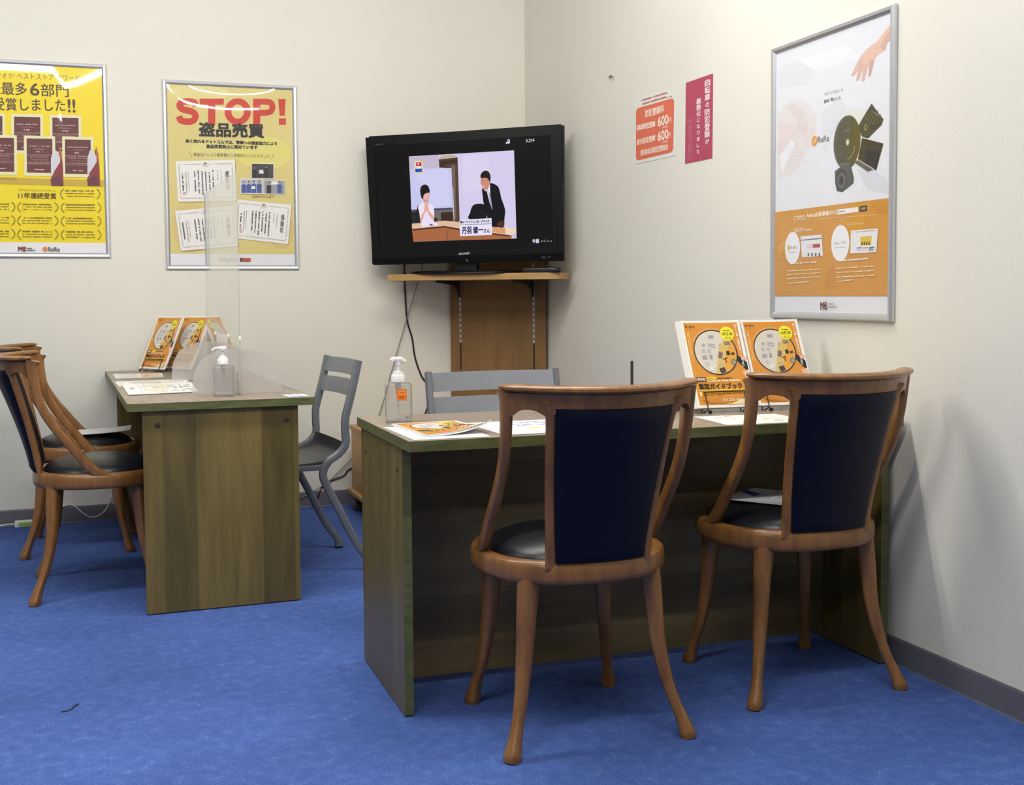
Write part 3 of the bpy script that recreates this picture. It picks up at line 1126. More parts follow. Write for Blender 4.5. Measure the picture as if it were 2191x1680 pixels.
def tsoft(pts, col):
    TP.polypx([Z(p.x, p.y) for p in spline([(x, y, 0) for x, y in pts], 4, closed=True)], col)


tpoly([(115, 190), (1833, 90), (1875, 1530), (190, 1582)], (208, 198, 232))
tpoly([(120, 195), (600, 165), (610, 380), (130, 400)], (196, 184, 206))
tpoly([(600, 232), (660, 165), (830, 158), (912, 205), (912, 240), (602, 280)], (196, 178, 160))
tpoly([(605, 240), (912, 205), (948, 1270), (845, 1270), (812, 385), (612, 372)], (84, 66, 56))
tpoly([(625, 265), (905, 230), (910, 300), (700, 320), (690, 375), (615, 365)], (66, 50, 42))
tpoly([(810, 330), (870, 325), (890, 1200), (845, 1230)], (116, 100, 88))
tpoly([(912, 165), (1833, 95), (1868, 1400), (1480, 1340), (945, 1210)], (212, 204, 234))
tpoly([(1000, 180), (1400, 150), (1450, 700), (1000, 800)], (218, 210, 238))
tpoly([(132, 400), (805, 378), (830, 1025), (155, 1060)], (200, 200, 238))
tpoly([(200, 420), (760, 395), (790, 980), (500, 1000)], (206, 206, 242))
tpoly([(155, 1060), (830, 1025), (832, 1052), (157, 1090)], (70, 68, 100))
tpoly([(158, 1090), (832, 1052), (850, 1260), (170, 1290)], (110, 104, 104))
tpoly([(640, 1108), (830, 1095), (842, 1245), (640, 1255)], (62, 44, 38))
tpoly([(160, 1100), (250, 1090), (310, 1270), (168, 1280)], (40, 38, 40))
tpoly([(240, 1090), (262, 990), (300, 1000), (320, 1260), (290, 1280)], (36, 34, 40))
tpoly([(520, 1200), (580, 1190), (585, 1260), (520, 1262)], (44, 42, 46))
tpoly([(832, 690), (840, 690), (858, 1260), (850, 1260)], (222, 214, 226))
# table
tpoly([(165, 1295), (700, 1240), (950, 1262), (1480, 1330), (1870, 1370), (1870, 1420), (1790, 1480), (1470, 1445), (960, 1380), (700, 1335), (170, 1380)], (226, 186, 158))
tpoly([(300, 1290), (560, 1265), (600, 1320), (330, 1345)], (232, 222, 238))
tpoly([(440, 1320), (480, 1290), (530, 1318)], (60, 52, 70))
tpoly([(168, 1385), (700, 1345), (970, 1395), (1470, 1460), (1800, 1490), (1790, 1535), (190, 1580)], (168, 104, 66))
tpoly([(168, 1375), (700, 1325), (960, 1372), (1470, 1440), (1790, 1478), (1795, 1500), (1470, 1468), (960, 1402), (700, 1352), (180, 1402)], (86, 54, 46))
tpoly([(730, 1400), (745, 1400), (748, 1556), (733, 1557)], (118, 72, 50))
tpoly([(1700, 1345), (1868, 1365), (1868, 1425), (1785, 1480), (1690, 1465)], (238, 212, 190))
tpoly([(1480, 1345), (1690, 1365), (1690, 1450), (1480, 1430)], (214, 156, 112))
tpoly([(1820, 1480), (1872, 1450), (1878, 1530), (1825, 1530)], (200, 190, 205))
# seated person, white top, hands at the mouth
tsoft([(268, 1020), (300, 975), (345, 945), (400, 960), (470, 968), (515, 1010), (530, 1090), (528, 1200), (505, 1280), (330, 1285), (305, 1230), (290, 1120)], (236, 226, 244))
tsoft([(302, 770), (305, 715), (328, 672), (368, 650), (415, 660), (445, 700), (458, 760), (452, 810), (425, 800), (400, 815), (372, 850), (350, 885), (322, 862)], (34, 26, 26))
tsoft([(382, 800), (420, 788), (452, 782), (459, 815), (456, 850), (440, 880), (410, 905), (372, 898), (352, 862), (362, 825)], (232, 178, 172))
tpoly([(436, 812), (450, 809), (451, 815), (437, 818)], (70, 44, 44))
tpoly([(424, 864), (446, 858), (444, 866), (426, 872)], (178, 92, 92))
tsoft([(352, 885), (400, 905), (432, 892), (428, 940), (404, 1000), (376, 955)], (206, 140, 118))
tsoft([(378, 950), (400, 905), (424, 948), (436, 1020), (452, 1080), (490, 1130), (526, 1180), (520, 1225), (495, 1220), (440, 1140), (404, 1075), (372, 1160), (345, 1230), (318, 1280), (302, 1230), (320, 1160), (366, 1080)], (226, 170, 150))
tsoft([(396, 1090), (440, 1150), (480, 1215), (500, 1275), (330, 1280), (350, 1200)], (230, 222, 246))
# standing person in a dark suit, bowing over a chair
tsoft([(1102, 1214), (1118, 1110), (1145, 1020), (1190, 975), (1260, 962), (1330, 970), (1375, 1030), (1400, 1214)], (26, 25, 33))
tsoft([(1312, 712), (1345, 735), (1385, 760), (1420, 660), (1450, 626), (1520, 645), (1578, 690), (1605, 770), (1630, 880), (1670, 990), (1692, 1085), (1680, 1200), (1668, 1345), (1570, 1345), (1480, 1335), (1430, 1250), (1385, 1120), (1345, 985), (1325, 850)], (24, 23, 28))
tsoft([(1395, 765), (1418, 690), (1440, 640), (1450, 800), (1468, 930), (1482, 1060), (1445, 970), (1415, 860)], (224, 216, 236))
tpoly([(1425, 790), (1448, 786), (1470, 940), (1482, 1062), (1458, 1010), (1436, 900)], (150, 146, 170))
tsoft([(1292, 545), (1340, 525), (1400, 530), (1440, 590), (1436, 650), (1405, 715), (1368, 742), (1330, 715), (1306, 665), (1296, 610)], (208, 140, 122))
tpoly([(1306, 588), (1330, 582), (1331, 589), (1307, 595)], (62, 36, 32))
tsoft([(1300, 600), (1289, 632), (1306, 640)], (200, 130, 112))
tpoly([(1312, 664), (1348, 676), (1346, 686), (1314, 675)], (236, 214, 206))
tsoft([(1395, 575), (1412, 570), (1416, 605), (1402, 615)], (196, 126, 108))
tsoft([(1288, 528), (1292, 485), (1325, 442), (1375, 422), (1425, 446), (1450, 505), (1452, 565), (1440, 612), (1424, 580), (1400, 548), (1350, 540), (1300, 545)], (38, 30, 30))
tsoft([(1566, 1275), (1620, 1245), (1662, 1245), (1665, 1335), (1605, 1335), (1562, 1320)], (84, 50, 42))
tpoly([(1385, 1150), (1400, 1190), (1385, 1195)], (225, 218, 235))
# caption card
tpoly([(945, 1228), (1468, 1198), (1478, 1472), (955, 1492)], (232, 226, 246))
tpoly([(950, 1306), (1460, 1286), (1460, 1293), (950, 1313)], (30, 26, 50))
TP.textpx('㈱マーケットエンタープライズ', Z(960, 1288), Z(1430, 1270), 6, (26, 22, 50), 0.04)
TP.textpx('丹羽', Z(990, 1458), Z(1140, 1450), 14.5, (34, 26, 84), 0.03)
TP.textpx('健一', Z(1172, 1450), Z(1330, 1442), 14.5, (34, 26, 84), 0.03)
TP.textpx('さん', Z(1342, 1440), Z(1445, 1434), 8.5, (34, 26, 84), 0.03)
# corner badge: plain coloured blocks
tpoly([(195, 265), (350, 250), (360, 470), (215, 480)], (218, 208, 190))
tpoly([(235, 290), (320, 283), (325, 345), (240, 350)], (196, 46, 58))
tpoly([(262, 300), (285, 298), (290, 325), (268, 328)], (240, 220, 225))
tpoly([(222, 395), (330, 388), (335, 442), (228, 450)], (30, 84, 170))
tpoly([(252, 352), (315, 348), (318, 390), (256, 392)], (240, 232, 236))
tpoly([(310, 258), (350, 254), (352, 290), (326, 292)], (226, 190, 90))
# on-screen marks
Q = lambda x, y: (760 + x / 4.421, 240 + y / 4.421)
TP.textpx('入力４', Q(1615, 290), Q(1698, 282), 8, (205, 205, 205), 0.03)
TP.textpx('午前', Q(1682, 1240), Q(1742, 1237), 8.5, (215, 220, 235), 0.04)
for x in (1762, 1786, 1822, 1848):
    TP.polypx([Q(x, 1218), Q(x + 12, 1217), Q(x + 12, 1223), Q(x, 1224)], (215, 215, 225))
for y in (1206, 1226):
    TP.polypx([Q(1804, y), Q(1809, y), Q(1809, y + 5), Q(1804, y + 5)], (200, 200, 210))
TP.polypx([Q(1428, 288), Q(1466, 284), Q(1466, 296), Q(1428, 300)], (225, 230, 240))
TP.ell(TP.px(*Q(1455, 272)), .0065, .0075, (225, 230, 240), 14)
TP.ell(TP.px(*Q(1455, 272)), .003, .0035, (60, 60, 66), 12)
TP.build('screen', M_SCREEN, tv)

# small black receiver box and its cables beside the television stand
rb = tvp(0.645, 0.395, SHZ1)
box = thing('receiver_box', 'small black box with a curled lead on the shelf\'s right end', 'receiver', rb, TVROT)
obj('body', MB().box(-.105, -.020, 0.0, .055, .020, .022, bev=.005), M_BLACK, box)
obj('port_cover', MB().box(-.06, -.0215, .010, -.02, -.0198, .017), M_GROOVE, box)
obj('antenna_lead', MB().tube(spline([(-.02, -.005, .024), (.01, -.008, .030), (.04, -.010, .030), (.066, -.008, .022), (.07, .0, .010), (.065, .01, .006)], 5), .004), M_WIRE, box)
obj('plug', MB().box(.052, -.014, .0, .072, .012, .014, bev=.004), M_BEZEL, box)


# cables on the back wall
def wallpath(pts, y=-0.006):
    return [on_plane(x, yy, (0, 1, 0), d) for x, yy, d in [(p[0], p[1], p[2] if len(p) > 2 else y) for p in pts]]


tag(obj('power_cable', MB().tube(spline(wallpath([(865, 560), (866, 600), (868, 650), (872, 690), (882, 725), (888, 765), (902, 805), (917, 829), (915, 870), (880, 940), (800, 985), (749, 1003), (735, 1018), (705, 1029), (693, 1036), (683, 1056), (674, 1078, -.02), (655, 1091, -.03), (615, 1098, -.03)]), 4), .0042), M_WIRE), 'thick black power cable hanging from behind the television down the wall', 'cable')
tag(obj('signal_cable', MB().tube(spline(wallpath([(905, 562), (896, 600), (868, 690), (845, 770), (812, 887), (790, 940), (750, 984), (712, 1022), (700, 1034), (643, 1066), (600, 1082)], -.0155), 4), .0026), M_CORD), 'thin grey cable running diagonally down the wall left of the television', 'cable')

# wheeled cabinet under the shelf
cab = thing('wheeled_cabinet', 'orange wood drawer cabinet on casters, mostly hidden behind the long desk', 'cabinet', (-0.705, -0.36, 0), 0.0)
obj('body', MB().box(-.255, -.22, .105, .255, .22, .392, bev=.002), M_CAB, cab)
obj('top', MB().box(-.262, -.232, .3925, .262, .225, .415, bev=.002), M_CAB, cab)
obj('base_board', MB().box(-.275, -.24, .085, .275, .225, .105, bev=.002), M_SHELF, cab)
for z0_, z1_ in ((.115, .335), (.341, .388)):
    d = obj('drawer_front', MB().box(-.25, -.236, z0_, .25, -.2205, z1_, bev=.002), M_CAB, cab)
    obj('handle', MB().box(-.25, -.244, z1_ - .012, .25, -.2365, z1_ - .003, bev=.001), M_STEEL, d)
for x in (-.235, .235):
    for y in (-.19, .18):
        c = obj('caster', MB().lathe([(.012, -.017), (.027, -.016), (.030, -.008), (.030, .008), (.027, .016), (.012, .017)], 20, Matrix.Translation((x, y, .030)) @ Matrix.Rotation(math.pi / 2, 4, 'X') @ Matrix.Rotation(.5, 4, 'Y')), M_RUBBER, cab)
        obj('caster_fork', MB().box(x - .013, y - .022, .03, x + .013, y + .022, .085, bev=.004), M_BLACK, c)


# ------------------------------------------------------------------ framed posters
def frame_poster(t, o, u, w, h, n, fw=0.021, dep=0.016):
    """aluminium snap frame: backing, four mitred rails; o = lower left corner on the wall"""
    u, v, n = Vector(u), Vector((0, 0, 1)), Vector(n)
    P = lambda a, b, c: tuple(o + u * a + v * b + n * c)
    mb = MB()
    a0, b0 = 0.004, 0.004
    mb.add([P(a, b, c) for c in (.001, .006) for a, b in ((a0, b0), (w - a0, b0), (w - a0, h - b0), (a0, h - b0))],
           [(3, 2, 1, 0), (4, 5, 6, 7), (0, 1, 5, 4), (1, 2, 6, 5), (2, 3, 7, 6), (3, 0, 4, 7)])
    obj('backing_board', mb, M_PAPER, t, world=True)
    out = [(0, 0), (w, 0), (w, h), (0, h)]
    sec = [(0, 0.0005), (0, dep * .55), (fw * .22, dep), (fw * .62, dep * .92), (fw, dep * .5), (fw, .0065)]
    for i in range(4):
        p, q = out[i], out[(i + 1) % 4]
        sx, sy = [(1, 1), (-1, 1), (-1, -1), (1, -1)][i]
        ex, ey = [(1, 1), (-1, 1), (-1, -1), (1, -1)][(i + 1) % 4]
        r0 = [P(p[0] + sx * s, p[1] + sy * s, c) for s, c in sec]
        r1 = [P(q[0] + ex * s, q[1] + ey * s, c) for s, c in sec]
        obj('frame_rail', MB().rings([r0, r1], smooth=False), M_ALU, t, world=True)


def film(t, o, u, w, h, n, fw, amp, fn):
    """clear cover sheet, slightly bulged; fn(a, b) gives the bulge 0..1 over the unit square"""
    u, v, n = Vector(u), Vector((0, 0, 1)), Vector(n)
    nx, ny = 48, 64
    a0, b0, a1, b1 = fw * .9, fw * .9, w - fw * .9, h - fw * .9
    vs_, fs_ = [], []
    for j in range(ny + 1):
        for i in range(nx + 1):
            s, q = i / nx, j / ny
            vs_.append(tuple(o + u * (a0 + (a1 - a0) * s) + v * (b0 + (b1 - b0) * q) + n * (.0095 + amp * fn(s, q))))
    for j in range(ny):
        for i in range(nx):
            a = j * (nx + 1) + i
            fs_.append((a, a + 1, a + nx + 2, a + nx + 1))
    return obj('cover_film', MB().add(vs_, fs_, True), M_FILM, t, world=True, fixnormals=False)


NBK = (0, -1, 0)
NRT = (-1, 0, 0)

# --- STOP poster
sx0, sx1, sz0, sz1 = -1.803, -1.179, 1.172, 2.058
o = Vector((sx0, -0.001, sz0))
t = thing('framed_poster', 'framed poster headed with large red letters STOP, on the back wall', 'poster', (sx0 + .31, -0.001, sz0), 0, 'framed posters')
frame_poster(t, o, (1, 0, 0), sx1 - sx0, sz1 - sz0, NBK)
P = Print((sx0, -0.007, sz0), (1, 0, 0), (0, 0, 1), NBK, lift=.0004)
w_, h_ = sx1 - sx0, sz1 - sz0
P.rect(.012, .012, w_ - .012, h_ - .012, (214, 198, 126))
ZS = lambda x, y: (330 + x / 3.734, 150 + y / 3.734)
for a, b, c, d, col in ((300, 560, 760, 720, (218, 208, 132)), (640, 520, 1100, 800, (220, 210, 118)), (130, 120, 600, 230, (220, 208, 140)), (900, 1100, 1120, 1440, (208, 186, 116)), (140, 1040, 420, 1460, (213, 190, 124))):
    P.ell(P.px(*ZS((a + c) / 2, (b + d) / 2)), (c - a) / 2 / 3.734 * .00216, (d - b) / 2 / 3.734 * .00216, col, 30)
qa, qb = P.px(357, 543), P.px(640, 545.5)
P.rect(.012, .012, w_ - .012, qa[1], (226, 226, 232))
RED = (198, 48, 24)


def zz(x, y):
    return P.px(*ZS(x, y))


def stroke(pts, w, col):
    """a pen stroke of zoom-pixel width w along a smooth path"""
    pp = spline([(x, y, 0) for x, y in pts], 6)
    L_, R_ = [], []
    for i, p in enumerate(pp):
        d = pp[min(i + 1, len(pp) - 1)] - pp[max(i - 1, 0)]
        d.normalize()
        L_.append(zz(p.x - d.y * w / 2, p.y + d.x * w / 2))
        R_.append(zz(p.x + d.y * w / 2, p.y - d.x * w / 2))
    n_ = len(pp)
    P.raw(L_ + R_, [(i, i + 1, n_ + i + 1, n_ + i) for i in range(n_ - 1)], col)
    P.k += 1


def blk(x0, y0, x1, y1, col=None):
    P.poly([zz(x0, y0), zz(x1, y0), zz(x1, y1), zz(x0, y1)], col or RED)


stroke([(333, 292), (322, 262), (268, 250), (214, 262), (204, 290), (228, 314), (268, 323), (312, 338), (330, 370), (312, 402), (268, 413), (214, 402), (198, 368)], 52, RED)
blk(362, 228, 556, 278)
blk(430, 278, 488, 434)
cx_, cy_ = 667, 332
rout, rin = [], []
for k in range(41):
    a = 2 * math.pi * k / 40
    rout.append(zz(cx_ + 105 * math.cos(a), cy_ + 106 * math.sin(a)))
    rin.append(zz(cx_ + 50 * math.cos(a), cy_ + 57 * math.sin(a)))
P.raw(rout + rin, [(k, k + 1, 41 + k + 1, 41 + k) for k in range(40)], RED)
P.k += 1
blk(790, 230, 847, 436)
stroke([(840, 253), (890, 253), (930, 262), (944, 296), (930, 330), (890, 341), (840, 341)], 48, RED)
P.poly([zz(990, 232), zz(1050, 232), zz(1042, 366), zz(1002, 366)], RED)
blk(996, 386, 1052, 437)
P.textpx('盗品売買', ZS(362, 528), ZS(874, 540), 29, (24, 18, 18), 0.045)
P.textpx('高く売れるドットコムでは、警察への捜査協力により', ZS(252, 580), ZS(980, 602), 7.4, (44, 36, 26), 0.055)
P.textpx('盗品売買防止に努めています', ZS(418, 624), ZS(825, 632), 7.8, (44, 36, 26), 0.055)
P.textpx('捜査協力により警察署から感謝状をいただきました!', ZS(314, 688), ZS(925, 704), 8, (92, 76, 50), 0.0)
for a, b in (((276, 646), (302, 698)), ((958, 668), (934, 718))):
    P.line([P.px(*ZS(*a)), P.px(*ZS(*b))], .0016, (92, 76, 50))
certs = [[(170, 728), (643, 717), (655, 1045), (192, 1052)], [(165, 1125), (640, 1085), (672, 1405), (212, 1445)], [(655, 1033), (1097, 1078), (1068, 1392), (640, 1342)]]


def quadpt(q, a, b):
    (x0, y0), (x1, y1), (x2, y2), (x3, y3) = q
    return ((x0 * (1 - a) + x1 * a) * (1 - b) + (x3 * (1 - a) + x2 * a) * b, (y0 * (1 - a) + y1 * a) * (1 - b) + (y3 * (1 - a) + y2 * a) * b)


for ci, q in enumerate((certs[2], certs[0], certs[1])):
    sh = [(x + 6, y + 6) for x, y in q]
    P.polypx([ZS(*p) for p in sh], (176, 152, 92))
    P.polypx([ZS(*p) for p in q], (232, 230, 226))
    C = lambda a, b: P.px(*ZS(*quadpt(q, a, b)))
    # ornamental border of small strokes
    for a0_, b0_, a1_, b1_ in ((.05, .09, .42, .09), (.58, .09, .95, .09), (.05, .92, .95, .92)):
        P.greek(C(a0_, b0_), C(a1_, b1_), .006, (170, 172, 168), .85, .6)
    P.greek(C(.05, .12), C(.05, .9), .006, (168, 170, 166), .85, .6)
    P.greek(C(.95, .12), C(.95, .9), .006, (168, 170, 166), .85, .6)
    P.ell(C(.5, .09), .016, .013, (214, 214, 208), 16)
    P.line([(C(.5, .09)[0] + .015 * math.cos(k), C(.5, .09)[1] + .012 * math.sin(k)) for k in [math.pi * (1.0 + i / 10) for i in range(11)]], .002, (150, 152, 148))
    st = C(.5, .08)
    P.poly([(st[0] + (.009 if k % 2 == 0 else .0042) * math.sin(math.pi * k / 5), st[1] + (.009 if k % 2 == 0 else .0042) * math.cos(math.pi * k / 5)) for k in range(10)], (132, 116, 74))
    P.vtext('感謝状', C(.86, .26), C(.86, .74), .016, (70, 70, 68), .02)
    for k, (a, b1_) in enumerate(((.76, .62), (.70, .5))):
        P.greek(C(a, .24), C(a, b1_), .0035, (120, 120, 118), .9)
    for k in range(6):
        a = .62 - .062 * k
        P.greek(C(a, .24 + .02 * (k % 2)), C(a, .86 - .05 * (k % 3)), .0075, (78, 78, 80), .88, .9)
    P.greek(C(.20, .26), C(.20, .74), .003, (140, 140, 138), .9)
    P.greek(C(.16, .28), C(.16, .8), .0042, (110, 110, 110), .9)
    P.greek(C(.10, .3), C(.10, .74), .0085, (74, 74, 76), .9, .9)
    if ci < 2:
        sc_ = C(.115, .8)
        P.rect(sc_[0] - .006, sc_[1] - .007, sc_[0] + .006, sc_[1] + .007, (206, 132, 124))
        P.rect(sc_[0] - .003, sc_[1] - .004, sc_[0] + .003, sc_[1] + .004, (226, 190, 184))
# small photographs
for (a, b, c, d), base, figs in (((775, 745, 955, 868), (62, 58, 62), ((800, 780, 24), (895, 775, 26), (840, 800, 14))), ((685, 868, 868, 988), (178, 182, 196), ((715, 900, 26), (755, 898, 26), (795, 895, 26), (838, 895, 26))), ((872, 878, 1045, 992), (150, 152, 156), ((915, 905, 26), (1000, 900, 26)))):
    P.polypx([ZS(a, b), ZS(c, b + 3), ZS(c, d + 3), ZS(a, d)], (238, 236, 230))
    P.polypx([ZS(a + 4, b + 4), ZS(c - 4, b + 7), ZS(c - 4, d - 1), ZS(a + 4, d - 4)], base)
    for i, (fx, fy, s) in enumerate(figs):
        dark = (30, 30, 36) if base[0] < 100 or (base[0] < 160 and i == 0) else (66, 84, 148)
        P.polypx([ZS(fx - s * .7, d - 6), ZS(fx - s * .75, fy + s * .9), ZS(fx - s * .3, fy + s * .5), ZS(fx + s * .3, fy + s * .5), ZS(fx + s * .75, fy + s * .9), ZS(fx + s * .7, d - 6)], dark)
        P.ell(P.px(*ZS(fx, fy)), .0042, .0052, (176, 136, 116), 12)
        P.ell(P.px(*ZS(fx, fy - s * .28)), .0042, .003, (34, 30, 30), 12)
    if base[0] < 100:
        P.polypx([ZS(835, 800), ZS(868, 796), ZS(874, 826), ZS(838, 828)], (226, 224, 222))
    elif base[0] > 170:
        P.polypx([ZS(775, 930), ZS(806, 928), ZS(806, 950), ZS(776, 951)], (236, 234, 232))
    else:
        P.polypx([ZS(935, 890), ZS(985, 890), ZS(985, 915), ZS(935, 916)], (232, 234, 238))
P.textpx('感謝状授与の様子', ZS(782, 1020), ZS(955, 1022), 5.2, (120, 96, 56))
P.ell(P.px(*ZS(525, 1510)), .0085, .0095, (206, 172, 104), 18)
P.textpx('ReRe', ZS(550, 1528), ZS(655, 1530), 8.5, (130, 130, 130))
P.polypx([ZS(688, 1500), ZS(770, 1503), ZS(769, 1530), ZS(688, 1528)], (190, 92, 44))
P.textpx('高く売れる', ZS(700, 1525), ZS(764, 1526), 4.6, (70, 30, 22))
P.polypx([ZS(685, 1496), ZS(700, 1508), ZS(700, 1530), ZS(686, 1530)], (52, 34, 28))
P.build('poster_print', M_PRINT, t)
film(t, o, (1, 0, 0), w_, h_, NBK, .021, .011, lambda s, q: math.sin(math.pi * s) ** .8 * (1 - math.exp(-(1 - q) / .075)) * (1 - math.exp(-q / .08)) + .06 * math.sin(5.2 * q + 3 * s))

# --- yellow award poster (runs out of the frame at left)
yx1, yz0, yz1 = -2.049, 1.227, 2.112
yx0 = yx1 - .626
o = Vector((yx0, -0.001, yz0))
t = thing('framed_poster', 'bright yellow framed award poster with maroon plaques, cut off at left', 'poster', (yx0 + .31, -0.001, yz0), 0, 'framed posters')
frame_poster(t, o, (1, 0, 0), yx1 - yx0, yz1 - yz0, NBK)
P = Print((yx0, -0.007, yz0), (1, 0, 0), (0, 0, 1), NBK, lift=.0004)
w_, h_ = yx1 - yx0, yz1 - yz0
P.rect(.012, .012, w_ - .012, h_ - .012, (236, 212, 12))
wb = P.px(230, 520)
P.rect(.012, .012, w_ - .012, wb[1], (232, 230, 232))
INK = (70, 50, 24)
P.textpx('ヤフオク!', (-21, 166.5), (31, 168), 11.5, INK)
P.textpx('ベストストア アワード', (36, 168.5), (171, 174.5), 12.5, INK)
P.textpx('史上最多', (-54, 201), (58, 204), 27, INK, .012)
P.textpx('6', (65, 204), (84, 205), 26, INK, .02)
P.textpx('部門', (88, 206), (147, 208), 27, INK, .012)
P.textpx('受賞しました', (-14, 236), (140, 239), 27, INK, .012)
P.textpx('!!', (146, 240), (161, 240.5), 27, INK, .03)
YZ = lambda x, y: (x / 3.36, 100 + y / 3.36)


def plaque(x0, y0, x1, y1, m=6.0):
    P.polypx([(x0, y0), (x1, y0 + 1.5), (x1 + .8, y1 + 1), (x0 + .8, y1)], (226, 222, 178))
    P.polypx([(x0 + m, y0 + m), (x1 - m, y0 + m + 1.2), (x1 - m + .6, y1 - m), (x0 + m + .6, y1 - m - 1)], (94, 40, 40))
    xm, w2 = (x0 + x1) / 2, (x1 - x0)
    for yy, f_, hh in ((.26, .33, 2.2), (.33, .2, 1.2), (.40, .1, 3.4), (.48, .42, 1.5), (.53, .3, 1.4), (.60, .28, 1.0), (.66, .36, 1.2), (.70, .4, 1.2), (.84, .16, 3.0)):
        y = y0 + (y1 - y0) * yy
        P.greekpx((xm - w2 * f_, y), (xm + w2 * f_, y + .6), hh, (206, 168, 160), .85, 1.2)


for x in (-57, 24, 106):
    plaque(x, 243 + x * .025, x + 68, 328 + x * .03)
P.polypx([(-60, 378), (222, 386), (222, 400), (-60, 392)], (196, 166, 52))
P.polypx([(-60, 378), (36, 380), (36, 386), (-60, 384)], (176, 142, 60))
for x in (-31, 51, 133):
    plaque(x, 289 + x * .025, x + 67, 375 + x * .03)
for x in (108, 186):
    P.polypx([(x + 2, 398), (x, 384), (x + 6, 372), (x + 14, 355), (x + 18, 335), (x + 17, 318), (x + 24, 330), (x + 27, 360), (x + 28, 398)], (132, 46, 44))
    P.polypx([(x + 1, 378), (x + 1, 340), (x + 6, 322), (x + 12, 322), (x + 20, 335), (x + 21, 346), (x + 14, 358), (x + 7, 368)], (206, 204, 212))
    P.polypx([(x + 2, 398), (x + 3, 384), (x + 20, 372), (x + 26, 398)], (100, 40, 56))
    P.polypx([(x + 19, 312), (x + 25, 330), (x + 24, 346), (x + 20, 336)], (176, 96, 70))
P.textpx('ヤフオク!ベストストア アワード', (40, 409), (119, 411), 4.6, INK)
P.textpx('11年連続受賞', (39.6, 424.5), (120.5, 426), 12.5, INK, .01)


def laurel(xa, xb, y0, y1, n=3):
    for x, s in ((xa, -1), (xb, 1)):
        pts = []
        for i in range(9):
            a = -1 + 2 * i / 8
            pts.append(P.px(x - s * 7 * (a * a) + 0, (y0 + y1) / 2 + a * (y1 - y0) / 2))
        P.line(pts, .0030, (112, 96, 30))
    for k in range(n):
        y = y0 + (y1 - y0) * (.18 + .27 * k)
        P.greekpx((xa + 10, y), (xb - 12, y + .8), 3.2 if k == 0 else 2.0, (120, 104, 34), .85)


laurel(129.5, 214, 404, 426)
for y in (433, 462, 491):
    laurel(-60, 32, y - 1, y + 20)
    laurel(38, 124, y, y + 21)
    laurel(131, 216, y + 1, y + 22)
P.textpx('ME', (39.6, 537), (55.6, 537.4), 9, (120, 40, 34), .05)
P.greekpx((57.5, 531.5), (70, 531.7), 2.4, (60, 60, 62), 1)
P.greekpx((57.5, 535.5), (76, 535.8), 2.4, (60, 60, 62), 1)
P.ell(P.px(96.7, 533), .010, .011, (214, 128, 56), 18)
P.textpx('ReRe', (103.6, 537.8), (128, 538.4), 9.3, (92, 92, 92), .02)
P.build('poster_print', M_PRINT, t)
def ysm(x):
    x = max(0.0, min(1.0, x))
    return x * x * (3 - 2 * x)


film(t, o, (1, 0, 0), w_, h_, NBK, .021, .885, lambda s, q: .024 * min(1, (1 - s) / .37) * ysm((s - .64) / .10) * (.45 * (1 - math.exp(-(1 - q) / .45))) * min(1, q / .1) + .0003 * math.sin(11 * q + 6 * s) * (1 - q))

# --- tall white and orange poster on the right wall
ry0, ry1, rz0, rz1 = -2.414, -3.046, .961, 1.836
o = Vector((-0.001, ry0, rz0))
t = thing('framed_poster', 'white and orange framed poster with a reaching hand, on the right wall', 'poster', (-0.001, ry0 - .31, rz0), 0, 'framed posters')
frame_poster(t, o, (0, -1, 0), ry0 - ry1, rz1 - rz0, NRT)
P = Print((-0.007, ry0, rz0), (0, -1, 0), (0, 0, 1), NRT, lift=.0004)
w_, h_ = ry0 - ry1, rz1 - rz0
P.rect(.012, .012, w_ - .012, h_ - .012, (226, 228, 234))
ZR = lambda x, y: (1630 + x / 4.2, y / 4.2)
ZL = lambda x, y: (1630 + x / 5.09, 390 + y / 5.09)


def rp(pts, col):
    P.polypx([ZR(*q) for q in pts], col)


# soft crumpled-cloth tones and a pale profile printed in the background
rp([(140, 620), (330, 540), (480, 640), (420, 760), (150, 800)], (220, 222, 229))
rp([(330, 540), (760, 400), (900, 520), (480, 640)], (232, 234, 239))
rp([(200, 950), (270, 895), (370, 900), (450, 960), (490, 1060), (480, 1230), (430, 1330), (330, 1500), (250, 1590), (150, 1600), (145, 1030)], (224, 220, 221))
rp([(205, 960), (290, 925), (370, 990), (420, 1120), (390, 1250), (330, 1180), (300, 1050)], (221, 211, 212))
rp([(150, 1120), (250, 1100), (320, 1180), (250, 1330), (150, 1440)], (225, 216, 217))
rp([(160, 1400), (270, 1260), (300, 1290), (180, 1560)], (234, 236, 240))
rp([(730, 1010), (840, 990), (940, 1000), (880, 1090), (760, 1080)], (222, 226, 219))
rp([(540, 1000), (700, 880), (760, 960), (640, 1200), (560, 1400)], (219, 221, 228))
rp([(850, 1520), (960, 1500), (1120, 1600), (1160, 1750), (950, 1700)], (215, 217, 224))
SK = (222, 188, 170)
rp([(1168, 205), (1100, 290), (1040, 370), (975, 420), (935, 455), (900, 500), (870, 545), (900, 600), (920, 640), (955, 600), (975, 545), (1005, 560), (1020, 520), (1060, 480), (1110, 450), (1130, 380), (1168, 355)], SK)
rp([(905, 500), (855, 570), (805, 680), (826, 682), (870, 625), (905, 580)], (218, 180, 166))
rp([(880, 560), (862, 650), (850, 725), (872, 725), (900, 640), (925, 580)], (214, 174, 160))
rp([(915, 580), (908, 650), (898, 728), (920, 730), (940, 650), (960, 570)], (218, 178, 164))
rp([(972, 540), (966, 610), (958, 683), (978, 684), (998, 600), (1012, 540)], (207, 164, 152))
